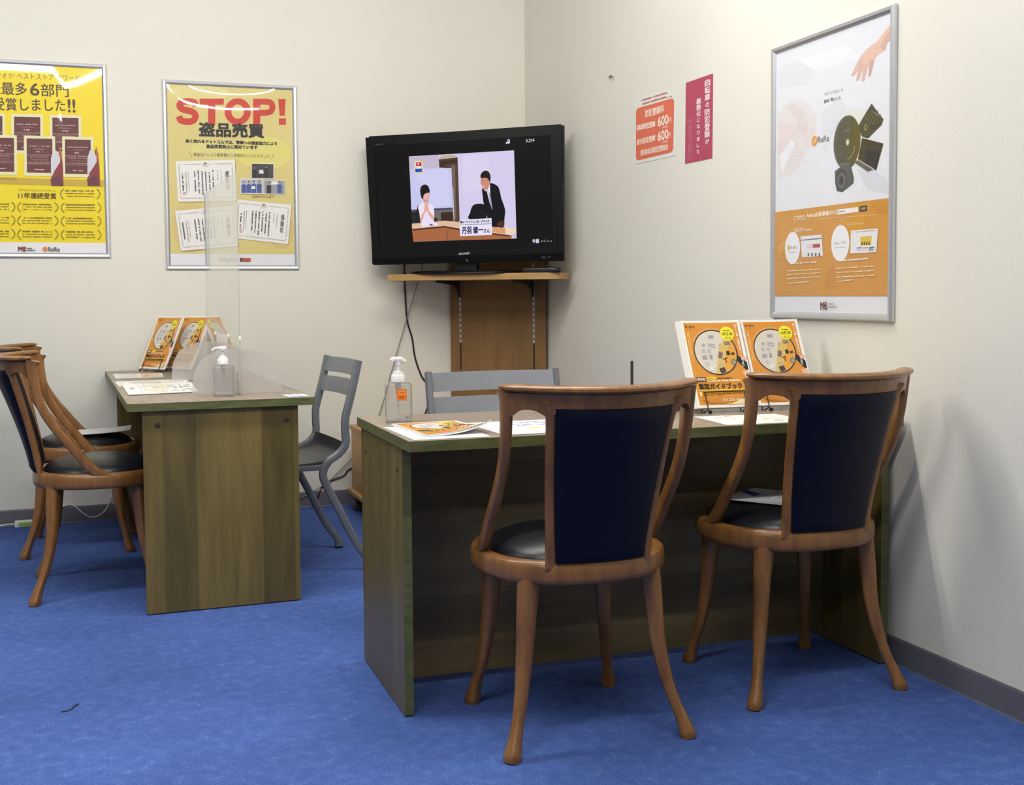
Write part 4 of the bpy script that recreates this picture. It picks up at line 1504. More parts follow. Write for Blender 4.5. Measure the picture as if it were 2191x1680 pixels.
rp([(1168, 255), (1110, 330), (1060, 430), (1110, 450), (1130, 380), (1168, 355)], (208, 172, 154))
P.textpx('その「いらない」が、', ZR(566, 862), ZR(738, 818), 7, (110, 110, 114))
P.textpx('誰かの「欲しい」に。', ZR(562, 930), ZR(712, 890), 8, (92, 92, 96), .02)
P.ell(P.px(*ZR(475, 1268)), .0155, .0158, (222, 156, 84), 22)
P.polypx([ZR(462, 1290), ZR(486, 1240), ZR(492, 1255), ZR(470, 1296)], (236, 196, 140))
P.textpx('ReRe', ZR(505, 1286), ZR(606, 1268), 13, (112, 110, 108), .02)
# the floating objects: bag, pan, boxed tablet, camera
rp([(865, 1140), (910, 1060), (990, 930), (1045, 1010), (1095, 1070), (1080, 1120), (1020, 1180), (960, 1242), (905, 1230)], (64, 62, 52))
for k in range(5):
    rp([(930 + k * 26, 1040 - k * 12), (936 + k * 26, 1036 - k * 12), (985 + k * 24, 1130 - k * 10), (979 + k * 24, 1134 - k * 10)], (92, 90, 78))
rp([(960, 980), (1040, 1040), (1080, 1030), (1040, 1020)], (110, 106, 90))
P.ell(P.px(*ZR(938, 1145)), .008, .009, (160, 150, 96), 14)
P.ell(P.px(*ZR(938, 1145)), .005, .006, (70, 66, 50), 12)
rp([(875, 1190), (905, 1240), (905, 1310), (868, 1430), (835, 1460), (860, 1400), (880, 1300)], (236, 236, 232))
cc = ZR(768, 1280)
pc = P.px(*cc)
P.ell(pc, .067, .0785, (88, 86, 74), 40)
P.ell((pc[0] + .004, pc[1]), .062, .074, (74, 70, 46), 40)
P.poly([(pc[0] + .062 * math.cos(a) + .004, pc[1] + .074 * math.sin(a)) for a in [-math.pi / 2 + math.pi * i / 20 for i in range(21)]], (84, 78, 40))
P.ell((pc[0] + .004, pc[1]), .009, .0098, (176, 166, 120), 16)
P.ell((pc[0] + .004, pc[1]), .005, .006, (216, 208, 170), 14)
P.line([(pc[0] + .042 * math.cos(a), pc[1] + .050 * math.sin(a)) for a in [-1.5 + 1.2 * i / 10 for i in range(11)]], .0018, (190, 180, 120))
P.line([(pc[0] - .014, pc[1] + .034), (pc[0] + .012, pc[1] + .036)], .004, (120, 118, 108))
rp([(905, 1240), (1095, 1290), (1030, 1530), (868, 1430)], (52, 48, 44))
rp([(1080, 1292), (1095, 1290), (1030, 1530), (1015, 1518)], (36, 34, 32))
rp([(838, 1462), (872, 1438), (1002, 1522), (958, 1542)], (96, 94, 88))
rp([(1002, 1522), (1030, 1530), (872, 1434), (868, 1438)], (222, 220, 214))
rp([(660, 1540), (712, 1500), (715, 1470), (790, 1460), (800, 1478), (828, 1590), (828, 1640), (760, 1700), (680, 1720), (665, 1650)], (84, 84, 82))
P.ell(P.px(*ZR(722, 1620)), .030, .034, (62, 62, 60), 26)
P.ell(P.px(*ZR(722, 1622)), .021, .024, (96, 96, 94), 24)
P.ell(P.px(*ZR(720, 1624)), .012, .014, (46, 46, 48), 20)
rp([(715, 1470), (790, 1460), (794, 1478), (718, 1488)], (104, 104, 100))
# orange lower part
ob = [(160, 332), (1402, 163), (1396, 1221), (160, 1251)]
q0, q1, q2, q3 = [P.px(*ZL(*q)) for q in ob]
zt, zb = (q0[1] + q1[1]) / 2, (q2[1] + q3[1]) / 2
P.rect(.012, zb, w_ - .012, zt, (204, 146, 68))
for pts, col in (([(180, 420), (300, 470), (420, 620), (300, 640), (170, 600)], (210, 152, 76)), ([(700, 1000), (800, 900), (820, 1150), (760, 1180), (690, 1130)], (196, 138, 66)), ([(850, 400), (1150, 370), (1100, 520), (840, 540)], (208, 150, 54)), ([(1190, 230), (1360, 210), (1390, 330), (1240, 350)], (198, 138, 58)), ([(180, 700), (420, 480), (440, 500), (200, 800)], (212, 158, 86))):
    P.polypx([ZL(*q) for q in pts], col)
WH = (244, 238, 226)
P.textpx('ReRe会員募集中!!', ZL(500, 388), ZL(800, 352), 9.5, WH, .02)
P.line([P.px(*ZL(*q)) for q in ((360, 375), (478, 362), (478, 400), (360, 414), (360, 375))], .0016, WH)
P.textpx('登録無料', ZL(392, 398), ZL(468, 390), 5, WH)
P.polypx([ZL(*q) for q in ((815, 300), (1057, 270), (1057, 322), (815, 355))], (238, 236, 230))
P.ell(P.px(*ZL(830, 324)), .006, .0055, (96, 90, 84), 14)
P.ell(P.px(*ZL(830, 324)), .004, .0036, (238, 236, 230), 12)
P.greekpx(ZL(850, 322), ZL(915, 314), 2.6, (120, 116, 112), 1)
P.polypx([ZL(*q) for q in ((1075, 262), (1152, 252), (1152, 312), (1075, 325))], (64, 54, 48))
P.textpx('検索', ZL(1094, 304), ZL(1136, 298), 5.5, (232, 228, 220))
P.line([P.px(*ZL(*q)) for q in ((360, 412), (820, 386), (1270, 352))], .0012, (232, 208, 160))
P.textpx('販売&買取', ZL(360, 546), ZL(470, 534), 8, WH)
P.greekpx(ZL(478, 522), ZL(550, 516), 2.4, WH, .9)
P.textpx('レンタル', ZL(943, 473), ZL(1045, 464), 6.5, WH)
P.textpx('Rental', ZL(1055, 460), ZL(1112, 455), 3.4, WH)
for cx, cy, rx, ry, lg in ((343, 718, .0435, .051, 'ReRe'), (864, 665, .046, .054, 'ReReレンタル')):
    P.ell(P.px(*ZL(cx, cy)), rx, ry, (236, 236, 240), 36)
    if lg == 'ReRe':
        P.ell(P.px(*ZL(cx - 40, cy - 4)), .0085, .009, (216, 178, 110), 16)
        P.textpx('ReRe', ZL(cx - 20, cy + 14), ZL(cx + 52, cy + 6), 7, (120, 120, 122))
        P.greekpx(ZL(cx - 34, cy + 46), ZL(cx + 32, cy + 42), 1.8, (150, 150, 152), 1)
    else:
        P.textpx(lg, ZL(cx - 66, cy + 18), ZL(cx + 66, cy + 4), 7, (130, 130, 132))
        P.greekpx(ZL(cx - 58, cy + 50), ZL(cx + 58, cy + 44), 1.8, (150, 150, 152), 1)
P.polypx([ZL(*q) for q in ((430, 588), (662, 570), (677, 802), (447, 820))], (226, 227, 231))
P.polypx([ZL(*q) for q in ((434, 628), (662, 606), (663, 616), (434, 638))], (92, 90, 92))
P.polypx([ZL(*q) for q in ((540, 678), (642, 670), (644, 710), (542, 718))], (178, 72, 72))
P.polypx([ZL(*q) for q in ((500, 684), (566, 678), (568, 712), (502, 718))], (222, 204, 206))
for x in (518, 558, 598, 638):
    P.polypx([ZL(x - 8, 772), ZL(x + 8, 770), ZL(x + 8, 804), ZL(x - 8, 806)], (88, 88, 92))
P.polypx([ZL(*q) for q in ((982, 525), (1277, 505), (1260, 760), (975, 778))], (230, 230, 234))
P.polypx([ZL(*q) for q in ((1086, 596), (1208, 582), (1204, 682), (1086, 690))], (218, 190, 78))
for x in (1105, 1130, 1155, 1180):
    P.polypx([ZL(x - 9, 684), ZL(x - 4, 646), ZL(x + 4, 646), ZL(x + 9, 682)], (72, 58, 40))
for a, col in ((1046, (150, 152, 176)), (1112, (196, 160, 160)), (1178, (92, 90, 104))):
    P.polypx([ZL(a, 708), ZL(a + 56, 702), ZL(a + 56, 718), ZL(a, 725)], col)
    P.polypx([ZL(a, 734), ZL(a + 56, 728), ZL(a + 56, 742), ZL(a, 748)], tuple(min(255, c + 40) for c in col))
P.greekpx(ZL(1000, 545), ZL(1250, 524), 2, (150, 150, 154), .7)
P.greekpx(ZL(330, 886), ZL(610, 868), 3.4, WH, .85)
P.greekpx(ZL(862, 856), ZL(1172, 830), 4, WH, .9)
for y in (968, 1008, 1052, 1104):
    P.greekpx(ZL(288, y), ZL(650 if y < 1100 else 545, y - 22), 2.6, (236, 220, 192), .85)
for y in (938, 985, 1036, 1084):
    P.greekpx(ZL(822, y), ZL(1236 if y < 1080 else 1010, y - 24), 2.8, (236, 220, 192), .85)
P.textpx('ME', ZL(652, 1386), ZL(722, 1382), 15.5, (52, 46, 46), .02)
P.polypx([ZL(655, 1380), ZL(700, 1302), ZL(722, 1304), ZL(690, 1330), ZL(662, 1384)], (206, 112, 56))
P.textpx('MARKET', ZL(735, 1338), ZL(800, 1334), 4, (70, 66, 66))
P.textpx('ENTERPRISE', ZL(735, 1372), ZL(830, 1367), 4, (70, 66, 66))
P.build('poster_print', M_PRINT, t)
film(t, o, (0, -1, 0), w_, h_, NRT, .021, .002, lambda s, q: math.sin(math.pi * s) * (1 - math.exp(-(1 - q) / .12)) * (1 - math.exp(-q / .1)))


# --- stickers on the right wall
def sticker(label, corners, base):
    t = thing('wall_notice', label, 'notice', on_plane(*corners[3], NRT, 0.0005), 0, 'bicycle registration notices')
    t.matrix_basis = Matrix.Translation(t.location)
    P = Print((-0.0005, -1.3, 1.5), (0, -1, 0), (0, 0, 1), NRT, lift=.0010)
    qd = [P.px(*q) for q in corners]
    mb = MB()
    pts = [P.o + P.u * a + P.v * b for a, b in qd]
    mb.add([tuple(p + P.n * c) for c in (0, .0008) for p in pts], [(0, 1, 2, 3), (7, 6, 5, 4), (0, 4, 5, 1), (1, 5, 6, 2), (2, 6, 7, 3), (3, 7, 4, 0)])
    obj('sheet', mb, base, t, world=True)
    return t, P, qd


ZN = lambda x, y: (1280 + x / 6.72, 130 + y / 6.72)
M_ORNOTE = plain('notice_white', (0.74, 0.76, 0.70), 0.5)
M_PINK = plain('notice_magenta', (0.42, 0.050, 0.105), 0.5)
t, P, qd = sticker('white notice with an orange rounded panel of registration fees', [ZN(532, 545), ZN(1133, 362), ZN(1120, 1362), ZN(525, 1490)], M_ORNOTE)
P.rrect([P.px(*ZN(*q)) for q in ((545, 690), (1096, 532), (1082, 1312), (545, 1442))], (218, 106, 76), .09)
RD = (186, 96, 88)
P.greekpx(ZN(620, 575), ZN(1000, 458), 4.4, RD, .95, .8)
P.greekpx(ZN(640, 625), ZN(985, 520), 4.6, RD, .95, .8)
P.greekpx(ZN(1002, 530), ZN(1078, 505), 2.6, RD, .9)
WN = (246, 232, 218)
P.textpx('防犯登録料', ZN(680, 815), ZN(948, 740), 15.5, WN, .02)
P.textpx('自転車防犯登録', ZN(558, 1006), ZN(823, 946), 12, WN, .03)
P.textpx('600', ZN(862, 946), ZN(1010, 906), 19.5, WN, .03)
P.textpx('円', ZN(1014, 902), ZN(1056, 888), 11.5, WN, .01)
P.textpx('(非課税)', ZN(922, 984), ZN(1004, 960), 5.5, WN)
P.textpx('原付防犯登録', ZN(560, 1216), ZN(823, 1148), 12, WN, .03)
P.textpx('600', ZN(862, 1157), ZN(1010, 1116), 19.5, WN, .03)
P.textpx('円', ZN(1012, 1116), ZN(1050, 1102), 11.5, WN, .01)
P.textpx('(非課税)', ZN(920, 1196), ZN(1004, 1172), 5.5, WN)
P.textpx('愛知県自転車防犯登録協会', ZN(615, 1370), ZN(1008, 1278), 12.5, WN, .02)
P.build('notice_print', M_PRINT, t)
t, P, qd = sticker('narrow magenta notice with white vertical lettering, right of the orange one', [ZN(1262, 318), ZN(1652, 183), ZN(1640, 1402), ZN(1250, 1482)], M_PINK)
P.vtext('自転車の防犯登録が', P.px(*ZN(1575, 262)), P.px(*ZN(1570, 1212)), .040, (244, 230, 234), .02)
P.vtext('義務化になりました', P.px(*ZN(1450, 535)), P.px(*ZN(1443, 1350)), .034, (244, 230, 234), .02)
for x, y0_, y1_ in ((1342, 835, 1420), (1312, 840, 1420), (1284, 850, 890), (1284, 1130, 1160), (1284, 1390, 1412)):
    P.greek(P.px(*ZN(x, y0_)), P.px(*ZN(x - 3, y1_)), .007, (206, 132, 158), .8)
P.build('notice_print', M_PRINT, t)

# bent wire hook left in the wall
hp = lambda x, y, d=-.004: on_plane(*ZN(x, y), NRT, -d)
tag(obj('wire_hook', MB().tube(spline([hp(185, 212), hp(162, 222), hp(155, 240, -.008), hp(175, 250, -.012), hp(188, 232, -.012), hp(205, 228, -.010), hp(212, 248, -.006)], 4), .0016), M_GROOVE), 'tiny bent wire hook left in the right wall above the notices', 'hook')


# ------------------------------------------------------------------ magazines and racks
MW, MH = .210, .297


def cover(P, lens=True):
    """guide-book cover in cover coordinates (metres)"""
    P.grid(0, 0, MW, MH, (240, 238, 232))
    P.grid(.0085, .009, MW - .010, MH - .008, (214, 144, 52))
    P.text('高く売れる', (.014, .272), (.047, .272), .0085, (70, 30, 20), .03)
    P.greek((.018, .268), (.044, .268), .002, (110, 50, 28))
    for x in (.0165, .0215):
        P.greek((x, .258), (x, .155), .0028, (236, 196, 128), .8)
    c = (.104, .187)
    for i in range(16):
        a = math.radians(150 - i * 5)
        p = (c[0] + .081 * math.cos(a), c[1] + .081 * math.sin(a))
        P.rect(p[0] - .0016, p[1] - .0016, p[0] + .0016, p[1] + .0016, (240, 210, 160))
    # handle and fingers
    P.poly([(.172, .158), (.178, .176), (.206, .150), (.206, .122), (.196, .126)], (30, 24, 30))
    P.poly([(.190, .166), (.200, .172), (.208, .166), (.208, .156), (.196, .158)], (226, 178, 156))
    P.poly([(.184, .122), (.208, .118), (.208, .096), (.198, .092), (.188, .104)], (230, 184, 160))
    P.ell(c, .0765, .0780, (52, 32, 28), 44)
    P.ell((c[0] - .0005, c[1]), .0725, .0740, (214, 208, 196), 44)
    P.poly([(c[0] + .0715 * math.cos(a), c[1] + .073 * math.sin(a)) for a in [math.radians(-100 + 150 * i / 16) for i in range(17)]] + [(c[0] + .012, c[1] + .010)], (214, 186, 108))
    P.poly([(c[0] + .0705 * math.cos(a), c[1] + .072 * math.sin(a)) for a in [math.radians(-78 + 112 * i / 16) for i in range(17)]] + [(c[0] + .036, c[1] - .008)], (224, 160, 62))
    it = [(.098, .240, .010, .006, 0, (164, 156, 166)), (.094, .214, .013, .0028, -.2, (172, 166, 170)), (.094, .206, .013, .0028, -.2, (178, 172, 176)), (.066, .212, .006, .005, .7, (168, 164, 166)),
          (.124, .212, .007, .002, 1.0, (160, 154, 150)), (.150, .217, .010, .006, .1, (140, 122, 110)), (.062, .192, .007, .007, 0, (190, 186, 184)), (.082, .192, .007, .007, 0, (190, 186, 184)),
          (.062, .170, .009, .007, .05, (166, 160, 172)), (.084, .171, .005, .008, 0, (160, 156, 164)), (.119, .177, .007, .011, -.35, (120, 106, 104)), (.147, .183, .006, .007, 0, (40, 30, 24)),
          (.163, .181, .006, .004, .2, (58, 44, 34)), (.133, .165, .008, .002, .3, (110, 60, 26)), (.134, .158, .002, .008, 0, (110, 60, 26)), (.066, .148, .006, .006, 0, (196, 190, 196)),
          (.090, .140, .004, .005, 0, (226, 224, 222)), (.114, .146, .010, .003, .1, (186, 176, 164)), (.116, .125, .010, .009, .25, (70, 56, 54)), (.078, .132, .007, .006, 0, (228, 228, 228))]
    for x, y, a, b, r, col in it:
        cr, sr = math.cos(r), math.sin(r)
        P.poly([(x + p * cr - q * sr, y + p * sr + q * cr) for p, q in ((-a, -b), (a, -b), (a, b), (-a, b))], col)
    P.ell((.161, .152), .0095, .0100, (104, 96, 88), 16)
    P.ell((.161, .152), .0065, .0070, (166, 156, 146), 14)
    # yellow badge
    P.ell((.157, .250), .0245, .0245, (240, 232, 52), 26)
    P.greek((.144, .2605), (.170, .2605), .004, (60, 54, 20), .95)
    P.text('10万点', (.139, .244), (.176, .244), .011, (58, 50, 16), .03)
    P.text('以上!', (.148, .232), (.169, .232), .008, (58, 50, 16), .02)
    P.vtext('あなたの家には売れるものがいっぱい', (.1915, .282), (.1915, .135), .0068, (248, 244, 236), .03)
    # lower lettering
    P.rect(.017, .0885, .049, .1035, (40, 26, 20))
    P.text('保存版', (.020, .0915), (.046, .0915), .0095, (240, 236, 226), .02)
    P.ell((.069, .0985), .017, .005, (240, 228, 66), 18)
    P.greek((.057, .0985), (.081, .0985), .003, (90, 84, 20), .9)
    P.greek((.090, .0985), (.145, .0985), .0045, (84, 46, 14), .9)
    P.greek((.054, .0895), (.168, .0895), .0056, (246, 232, 200), .95, .9)
    P.rect(.017, .0575, .172, .0605, (246, 226, 60))
    P.text('買取ガイドブック', (.019, .061), (.170, .061), .0205, (48, 30, 14), .03)
    P.greek((.028, .0515), (.168, .0515), .0026, (126, 72, 18), .7)
    P.greek((.028, .0465), (.172, .0465), .0026, (126, 72, 18), .7)
    P.greek((.028, .0415), (.100, .0415), .0026, (126, 72, 18), .7)
    P.rect(.017, .038, .024, .054, (244, 214, 160))
    P.poly([(.10, .009), (.196, .009), (.196, .045), (.17, .028)], (240, 214, 160))
    P.poly([(.012, .028), (.06, .020), (.12, .016), (.17, .030), (.12, .012), (.05, .014)], (196, 118, 30))
    P.text('0120-90', (.092, .0205), (.160, .0205), .0078, (252, 246, 232), .02)


def magazine_at(label, origin, udir, tilt, n_behind, group, lean_dir, copies_label, S=.92):
    """magazines leaning in a rack. origin = lower left corner of the front cover; udir = its width direction; lean_dir = horizontal direction away from viewer"""
    u = Vector(udir).normalized()
    b = Vector(lean_dir).normalized()
    v = (Vector((0, 0, 1)) * math.cos(tilt) + b * math.sin(tilt)).normalized()
    n = u.cross(v).normalized()          # towards the viewer
    th = .0065
    for k in range(n_behind + 1):
        off = Vector(origin) - n * (th + .001) * k + u * (-.004 * k) + v * (.0015 * k)
        t = thing('magazine', label if k == 0 else copies_label[k - 1], 'magazine', off, 0, group)

        def bend(a, bb, h, off=off):
            # covers bow a little: the foot sags forward, the free corner curls
            x, y = a / MW * 8, bb / MH * 10
            i, j = min(7, max(0, int(x))), min(9, max(0, int(y)))
            fx = lambda k: .010 * (k / 8 - .5) ** 2
            fy = lambda k: .007 * (1 - k / 10) ** 3
            # piecewise linear on the page grid, so that print and page bend alike
            cv = fx(i) + (fx(i + 1) - fx(i)) * (x - i) + fy(j) + (fy(j + 1) - fy(j)) * (y - j)
            return off + u * (a * S) + v * (bb * S) + n * (h + cv)
        mb = MB()
        nx, ny = 8, 10
        vs_, fs_ = [], []
        for hh in (-th, 0.0):
            for j in range(ny + 1):
                for i in range(nx + 1):
                    vs_.append(tuple(bend(MW * i / nx, MH * j / ny, hh)))
        ww, N = nx + 1, (nx + 1) * (ny + 1)
        for j in range(ny):
            for i in range(nx):
                a = j * ww + i
                fs_ += [(a, a + ww, a + ww + 1, a + 1), (N + a, N + a + 1, N + a + ww + 1, N + a + ww)]
        rim = [i for i in range(ww)] + [j * ww + nx for j in range(1, ny + 1)] + [ny * ww + i for i in range(nx - 1, -1, -1)] + [j * ww for j in range(ny - 1, 0, -1)]
        for a, c in zip(rim, rim[1:] + rim[:1]):
            fs_.append((a, c, N + c, N + a))
        mb.add(vs_, fs_, False)
        obj('pages', mb, M_PAPER, t, world=True)
        P = Print(off, u, v, n, lift=.0003, step=.00002)
        P.bend = bend
        P.cuts = ([MW * i / nx for i in range(1, nx)], [MH * j / ny for j in range(1, ny)])
        if k == 0:
            cover(P)
        else:
            P.grid(0, 0, MW, MH, (236, 232, 224))
            P.grid(.0085, .009, MW - .010, MH - .008, (214, 144, 52))
        P.build('cover', M_GLOSS, t)
    return u, v, n


def wire_rack(label, origin, u, v, n, thick, zdesk, back=.13):
    t = thing('wire_rack', label, 'rack', (origin[0], origin[1], zdesk), 0, 'wire magazine racks')
    u, v, n = Vector(u), Vector(v), Vector(n)
    o = Vector(origin)
    r = .0017
    g = n.copy()
    g.z = 0
    g.normalize()
    up = Vector((0, 0, 1))
    f = o + n * .0125
    a, b = .030, .155
    H_ = .046
    obj('front_guard', MB().tube(spline([f + u * a + v * -.006, f + u * a + v * H_ * .5, f + u * a + v * (H_ - .005), f + u * (a + .006) + v * H_, f + u * (b - .006) + v * H_, f + u * b + v * (H_ - .005), f + u * b + v * H_ * .5, f + u * b + v * -.006], 4), r), M_WIRE, t, world=True)
    dz = zdesk + r * 3.2
    for c in (a, b):
        p0 = f + u * c + v * -.006
        bk = o - n * (thick + .004) + u * c + v * -.006
        ft = Vector((p0.x, p0.y, dz)) + g * .010
        hb = Vector((o.x, o.y, dz)) + u * c - g * back
        hb.z = dz
        top = o - n * (thick + .004) + u * c + v * (.17 if back > .1 else .09)
        obj('side_wire', MB().tube([ft, p0, bk], r), M_WIRE, t, world=True)
        obj('foot', MB().box(-.004, -.006, 0, .004, .006, .010, Matrix.Translation((ft.x, ft.y, zdesk + .0012)), bev=.002), M_WIRE, t, world=True)
        obj('back_leg', MB().tube([bk, top, hb], r), M_WIRE, t, world=True)
    tp0, tp1 = (o - n * (thick + .004) + u * c + v * (.17 if back > .1 else .09) for c in (a, b))
    obj('cross_wire', MB().tube([tp0, tp1], r), M_WIRE, t, world=True)
    return t


# long desk: two racks side by side
UX = Vector((1, -.02, 0)).normalized()
LB = Vector((.02, 1, 0)).normalized()
tilt = math.radians(24)
for i, (ox, oy) in enumerate(((-.490, -2.805), (-.291, -2.805))):
    words = ('left of the pair on the long desk', 'right of the pair on the long desk')[i]
    u, v, n = magazine_at('orange guide magazine facing front, ' + words, (ox, oy, DH + .013), UX, tilt, 2, 'guide magazines on the long desk', LB,
                          ['magazine behind the front one, rack ' + words, 'hindmost magazine, white edge showing, rack ' + words])
    wire_rack('black wire magazine rack, ' + words, (ox, oy, DH + .013), u, v, n, .0235, DH)

# desk beside the posters: two racks turned towards the chairs
UX = Vector((.56, -.83, 0)).normalized()
LB = Vector((.83, .56, 0)).normalized()
for i, (ox, oy) in enumerate(((-1.932, -.075), (-1.816, -.107))):
    words = ('leftmost on the desk by the poster wall', 'beside the acrylic screen on the desk by the poster wall')[i]
    u, v, n = magazine_at('orange guide magazine standing ' + words, (ox, oy, DH + .010), UX, math.radians(24), 0, 'guide magazines on the screened desk', LB, [], S=.89)
    wire_rack('black wire magazine rack ' + words, (ox, oy, DH + .010), u, v, n, .010, DH, back=.055)
# small folded card behind
ct = thing('folded_card', 'small white and orange folded card standing behind the acrylic screen', 'card', (-1.600, -.20, DH), .9)
obj('front_leaf', MB().box(-.045, -.0006, 0, .045, .0006, .135, Matrix.Translation((0, -.022, .001)) @ Matrix.Rotation(-.16, 4, 'X')), M_PAPER, ct)
obj('back_leaf', MB().box(-.045, -.0006, 0, .045, .0006, .135, Matrix.Translation((0, .022, .001)) @ Matrix.Rotation(.16, 4, 'X')), plain('card_orange', (.72, .42, .18), .6), ct)
mw = ct.matrix_basis
nn = (mw.to_3x3() @ Vector((0, -math.cos(.16), math.sin(.16)))).normalized()
P = Print(mw @ Vector((-.045, -.0226, .001)), mw.to_3x3() @ Vector((1, 0, 0)), mw.to_3x3() @ Vector((0, math.sin(.16), math.cos(.16))), nn, lift=.0006)
P.text('A', (.030, .050), (.052, .050), .024, (40, 36, 36), .02)
P.rect(.006, .110, .084, .126, (222, 158, 90))
P.build('card_print', M_PRINT, ct)


# ------------------------------------------------------------------ loose papers
def sheet(name, label, cat, corners, z, draw=None, thick=.0006, lift=(0, 0, 0, 0), group=None, base=M_PAPER):
    """corners: four world (x, y), in order; lift: extra height at each corner"""
    cx, cy = sum(c[0] for c in corners) / 4, sum(c[1] for c in corners) / 4
    t = thing(name, label, cat, (cx, cy, z), 0, group)
    nx = 10
    q = corners

    def pt(a, b, h):
        x = (q[0][0] * (1 - a) + q[1][0] * a) * (1 - b) + (q[3][0] * (1 - a) + q[2][0] * a) * b
        y = (q[0][1] * (1 - a) + q[1][1] * a) * (1 - b) + (q[3][1] * (1 - a) + q[2][1] * a) * b
        e = lift[0] * ((1 - a) * (1 - b)) ** 3 + lift[1] * (a * (1 - b)) ** 3 + lift[2] * (a * b) ** 3 + lift[3] * ((1 - a) * b) ** 3
        return Vector((x, y, z + e + h))
    v = [tuple(pt(i / nx, j / nx, h)) for h in (0, thick) for j in range(nx + 1) for i in range(nx + 1)]
    ww, N = nx + 1, (nx + 1) ** 2
    f = []
    for j in range(nx):
        for i in range(nx):
            a = j * ww + i
            f += [(a, a + ww, a + ww + 1, a + 1), (N + a, N + a + 1, N + a + ww + 1, N + a + ww)]
    rim = [i for i in range(ww)] + [j * ww + nx for j in range(1, nx + 1)] + [nx * ww + i for i in range(nx - 1, -1, -1)] + [j * ww for j in range(nx - 1, 0, -1)]
    for a, c in zip(rim, rim[1:] + rim[:1]):
        f.append((a, c, N + c, N + a))
    obj('paper', MB().add(v, f, False), base, t, world=True)
    if draw:
        P = Print((0, 0, 0), (1, 0, 0), (0, 1, 0), (0, 0, 1), lift=.0007 if any(lift) else .0003, step=.00002)
        P.bend = lambda a, b, h: pt(a, b, thick + h)
        P.cuts = ([i / nx for i in range(1, nx)], [i / nx for i in range(1, nx)]) if any(lift) else None
        draw(P)
        P.build('print', M_PRINT, t)
    return t


def d_map(P):
    P.grid(.03, .03, .97, .97, (240, 236, 226))
    P.rect(.55, .10, .95, .90, (232, 196, 160))
    for k in range(14):
        a, b = R.uniform(.58, .9), R.uniform(.14, .86)
        P.ell((a, b), R.uniform(.015, .03), R.uniform(.02, .05), (196, 138, 100), 10)
    for k in range(7):
        P.greek((.08, .15 + .11 * k), (.5, .15 + .11 * k), .03, (190, 180, 170), .7)
    P.rect(.80, .05, .97, .5, (206, 208, 214))


def d_table(P):
    P.rect(.02, .02, .98, .98, (240, 240, 238))
    P.rect(.22, .08, .225, .92, (150, 148, 156))
    for k in range(6):
        b = .14 + .13 * k
        P.greek((.27, b), (.50, b), .05, (190, 176, 110), .9)
        P.greek((.40, b), (.60, b), .06, (214, 184, 60), .8)
    for k in range(5):
        P.greek((.62, .18 + .14 * k), (.74, .18 + .14 * k), .05, (120, 110, 122), .8)
        P.greek((.78, .2 + .13 * k), (.95, .2 + .13 * k), .07, (110, 108, 124), .8)
    P.rect(.07, .42, .14, .6, (190, 190, 196))


def d_lines(P):
    P.rect(.02, .02, .98, .98, (238, 236, 230))
    P.rect(.20, .3, .62, .75, (206, 198, 186))
    for k in range(4):
        P.greek((.64, .25 + .15 * k), (.95, .25 + .15 * k), .05, (196, 182, 176), .8)


def d_blue(P):
    P.rect(.02, .02, .98, .98, (232, 234, 240))
    P.line([(.06, .02), (.06, .98)], .006, (150, 158, 190))
    for k in range(4):
        P.greek((.34, .86 - .085 * k), (.92, .86 - .085 * k), .05, (84, 96, 160), .75, 1.3)
    P.ell((.5, .38), .10, .06, (222, 218, 120), 16)
    P.ell((.8, .40), .10, .06, (226, 220, 140), 16)
    for k in range(3):
        P.greek((.2, .24 - .07 * k), (.9, .24 - .07 * k), .03, (170, 176, 200), .7)


def d_warm(P):
    P.rect(.03, .03, .97, .97, (246, 238, 226))
    for k in range(34):
        a, b = R.uniform(.1, .88), R.uniform(.08, .9)
        P.poly([(a, b), (a + R.uniform(.04, .12), b + R.uniform(-.02, .03)), (a + R.uniform(.02, .1), b + R.uniform(.02, .06))], R.choice([(226, 184, 156), (232, 200, 170), (214, 160, 140), (222, 190, 180)]))


GZ = DH + .0006
sheet('leaflet', 'leaflet with an orange map lying nearest the magazines on the screened desk', 'leaflet', [(-2.045, -.580), (-1.852, -.565), (-1.846, -.285), (-2.055, -.270)], GZ, d_map, group='papers on the screened desk')
sheet('leaflet', 'pale leaflet, middle of three on the screened desk', 'leaflet', [(-2.036, -1.06), (-1.772, -1.02), (-1.768, -.74), (-2.052, -.76)], GZ, d_lines, group='papers on the screened desk')
sheet('price_sheet', 'white printed price sheet at the front of the screened desk, touching the frosted foot', 'paper', [(-2.010, -1.490), (-1.770, -1.440), (-1.765, -1.00), (-2.030, -.945)], GZ + .0016, d_table, lift=(0, 0, .004, .004), group='papers on the screened desk')


def d_cards(P):
    for k in range(3):
        P.rect(.06 + .31 * k, .1, .30 + .31 * k, .9, (222, 230, 240))


sheet('card_holder', 'small blue-grey strip of white cards at the desk\'s near right corner', 'card', [(-1.500, -1.790), (-1.420, -1.775), (-1.428, -1.660), (-1.515, -1.675)], GZ, d_cards, base=plain('card_blue', (.33, .37, .45), .5))

sheet('paper', 'plain white paper under the magazine on the long desk', 'paper', [(-1.395, -3.095), (-1.205, -3.098), (-1.190, -2.820), (-1.402, -2.805)], GZ, lambda P: P.rect(.03, .03, .97, .97, (238, 238, 240)), group='papers on the long desk')
mt = sheet('magazine', 'orange guide magazine lying flat on white paper on the long desk', 'magazine', [(-1.362, -3.055), (-1.182, -3.035), (-1.196, -2.772), (-1.378, -2.785)], GZ + .0014, None, thick=.004, lift=(0, .030, 0, 0), group='guide magazines on the long desk')
q = [(-1.362, -3.055), (-1.182, -3.035), (-1.196, -2.772), (-1.378, -2.785)]


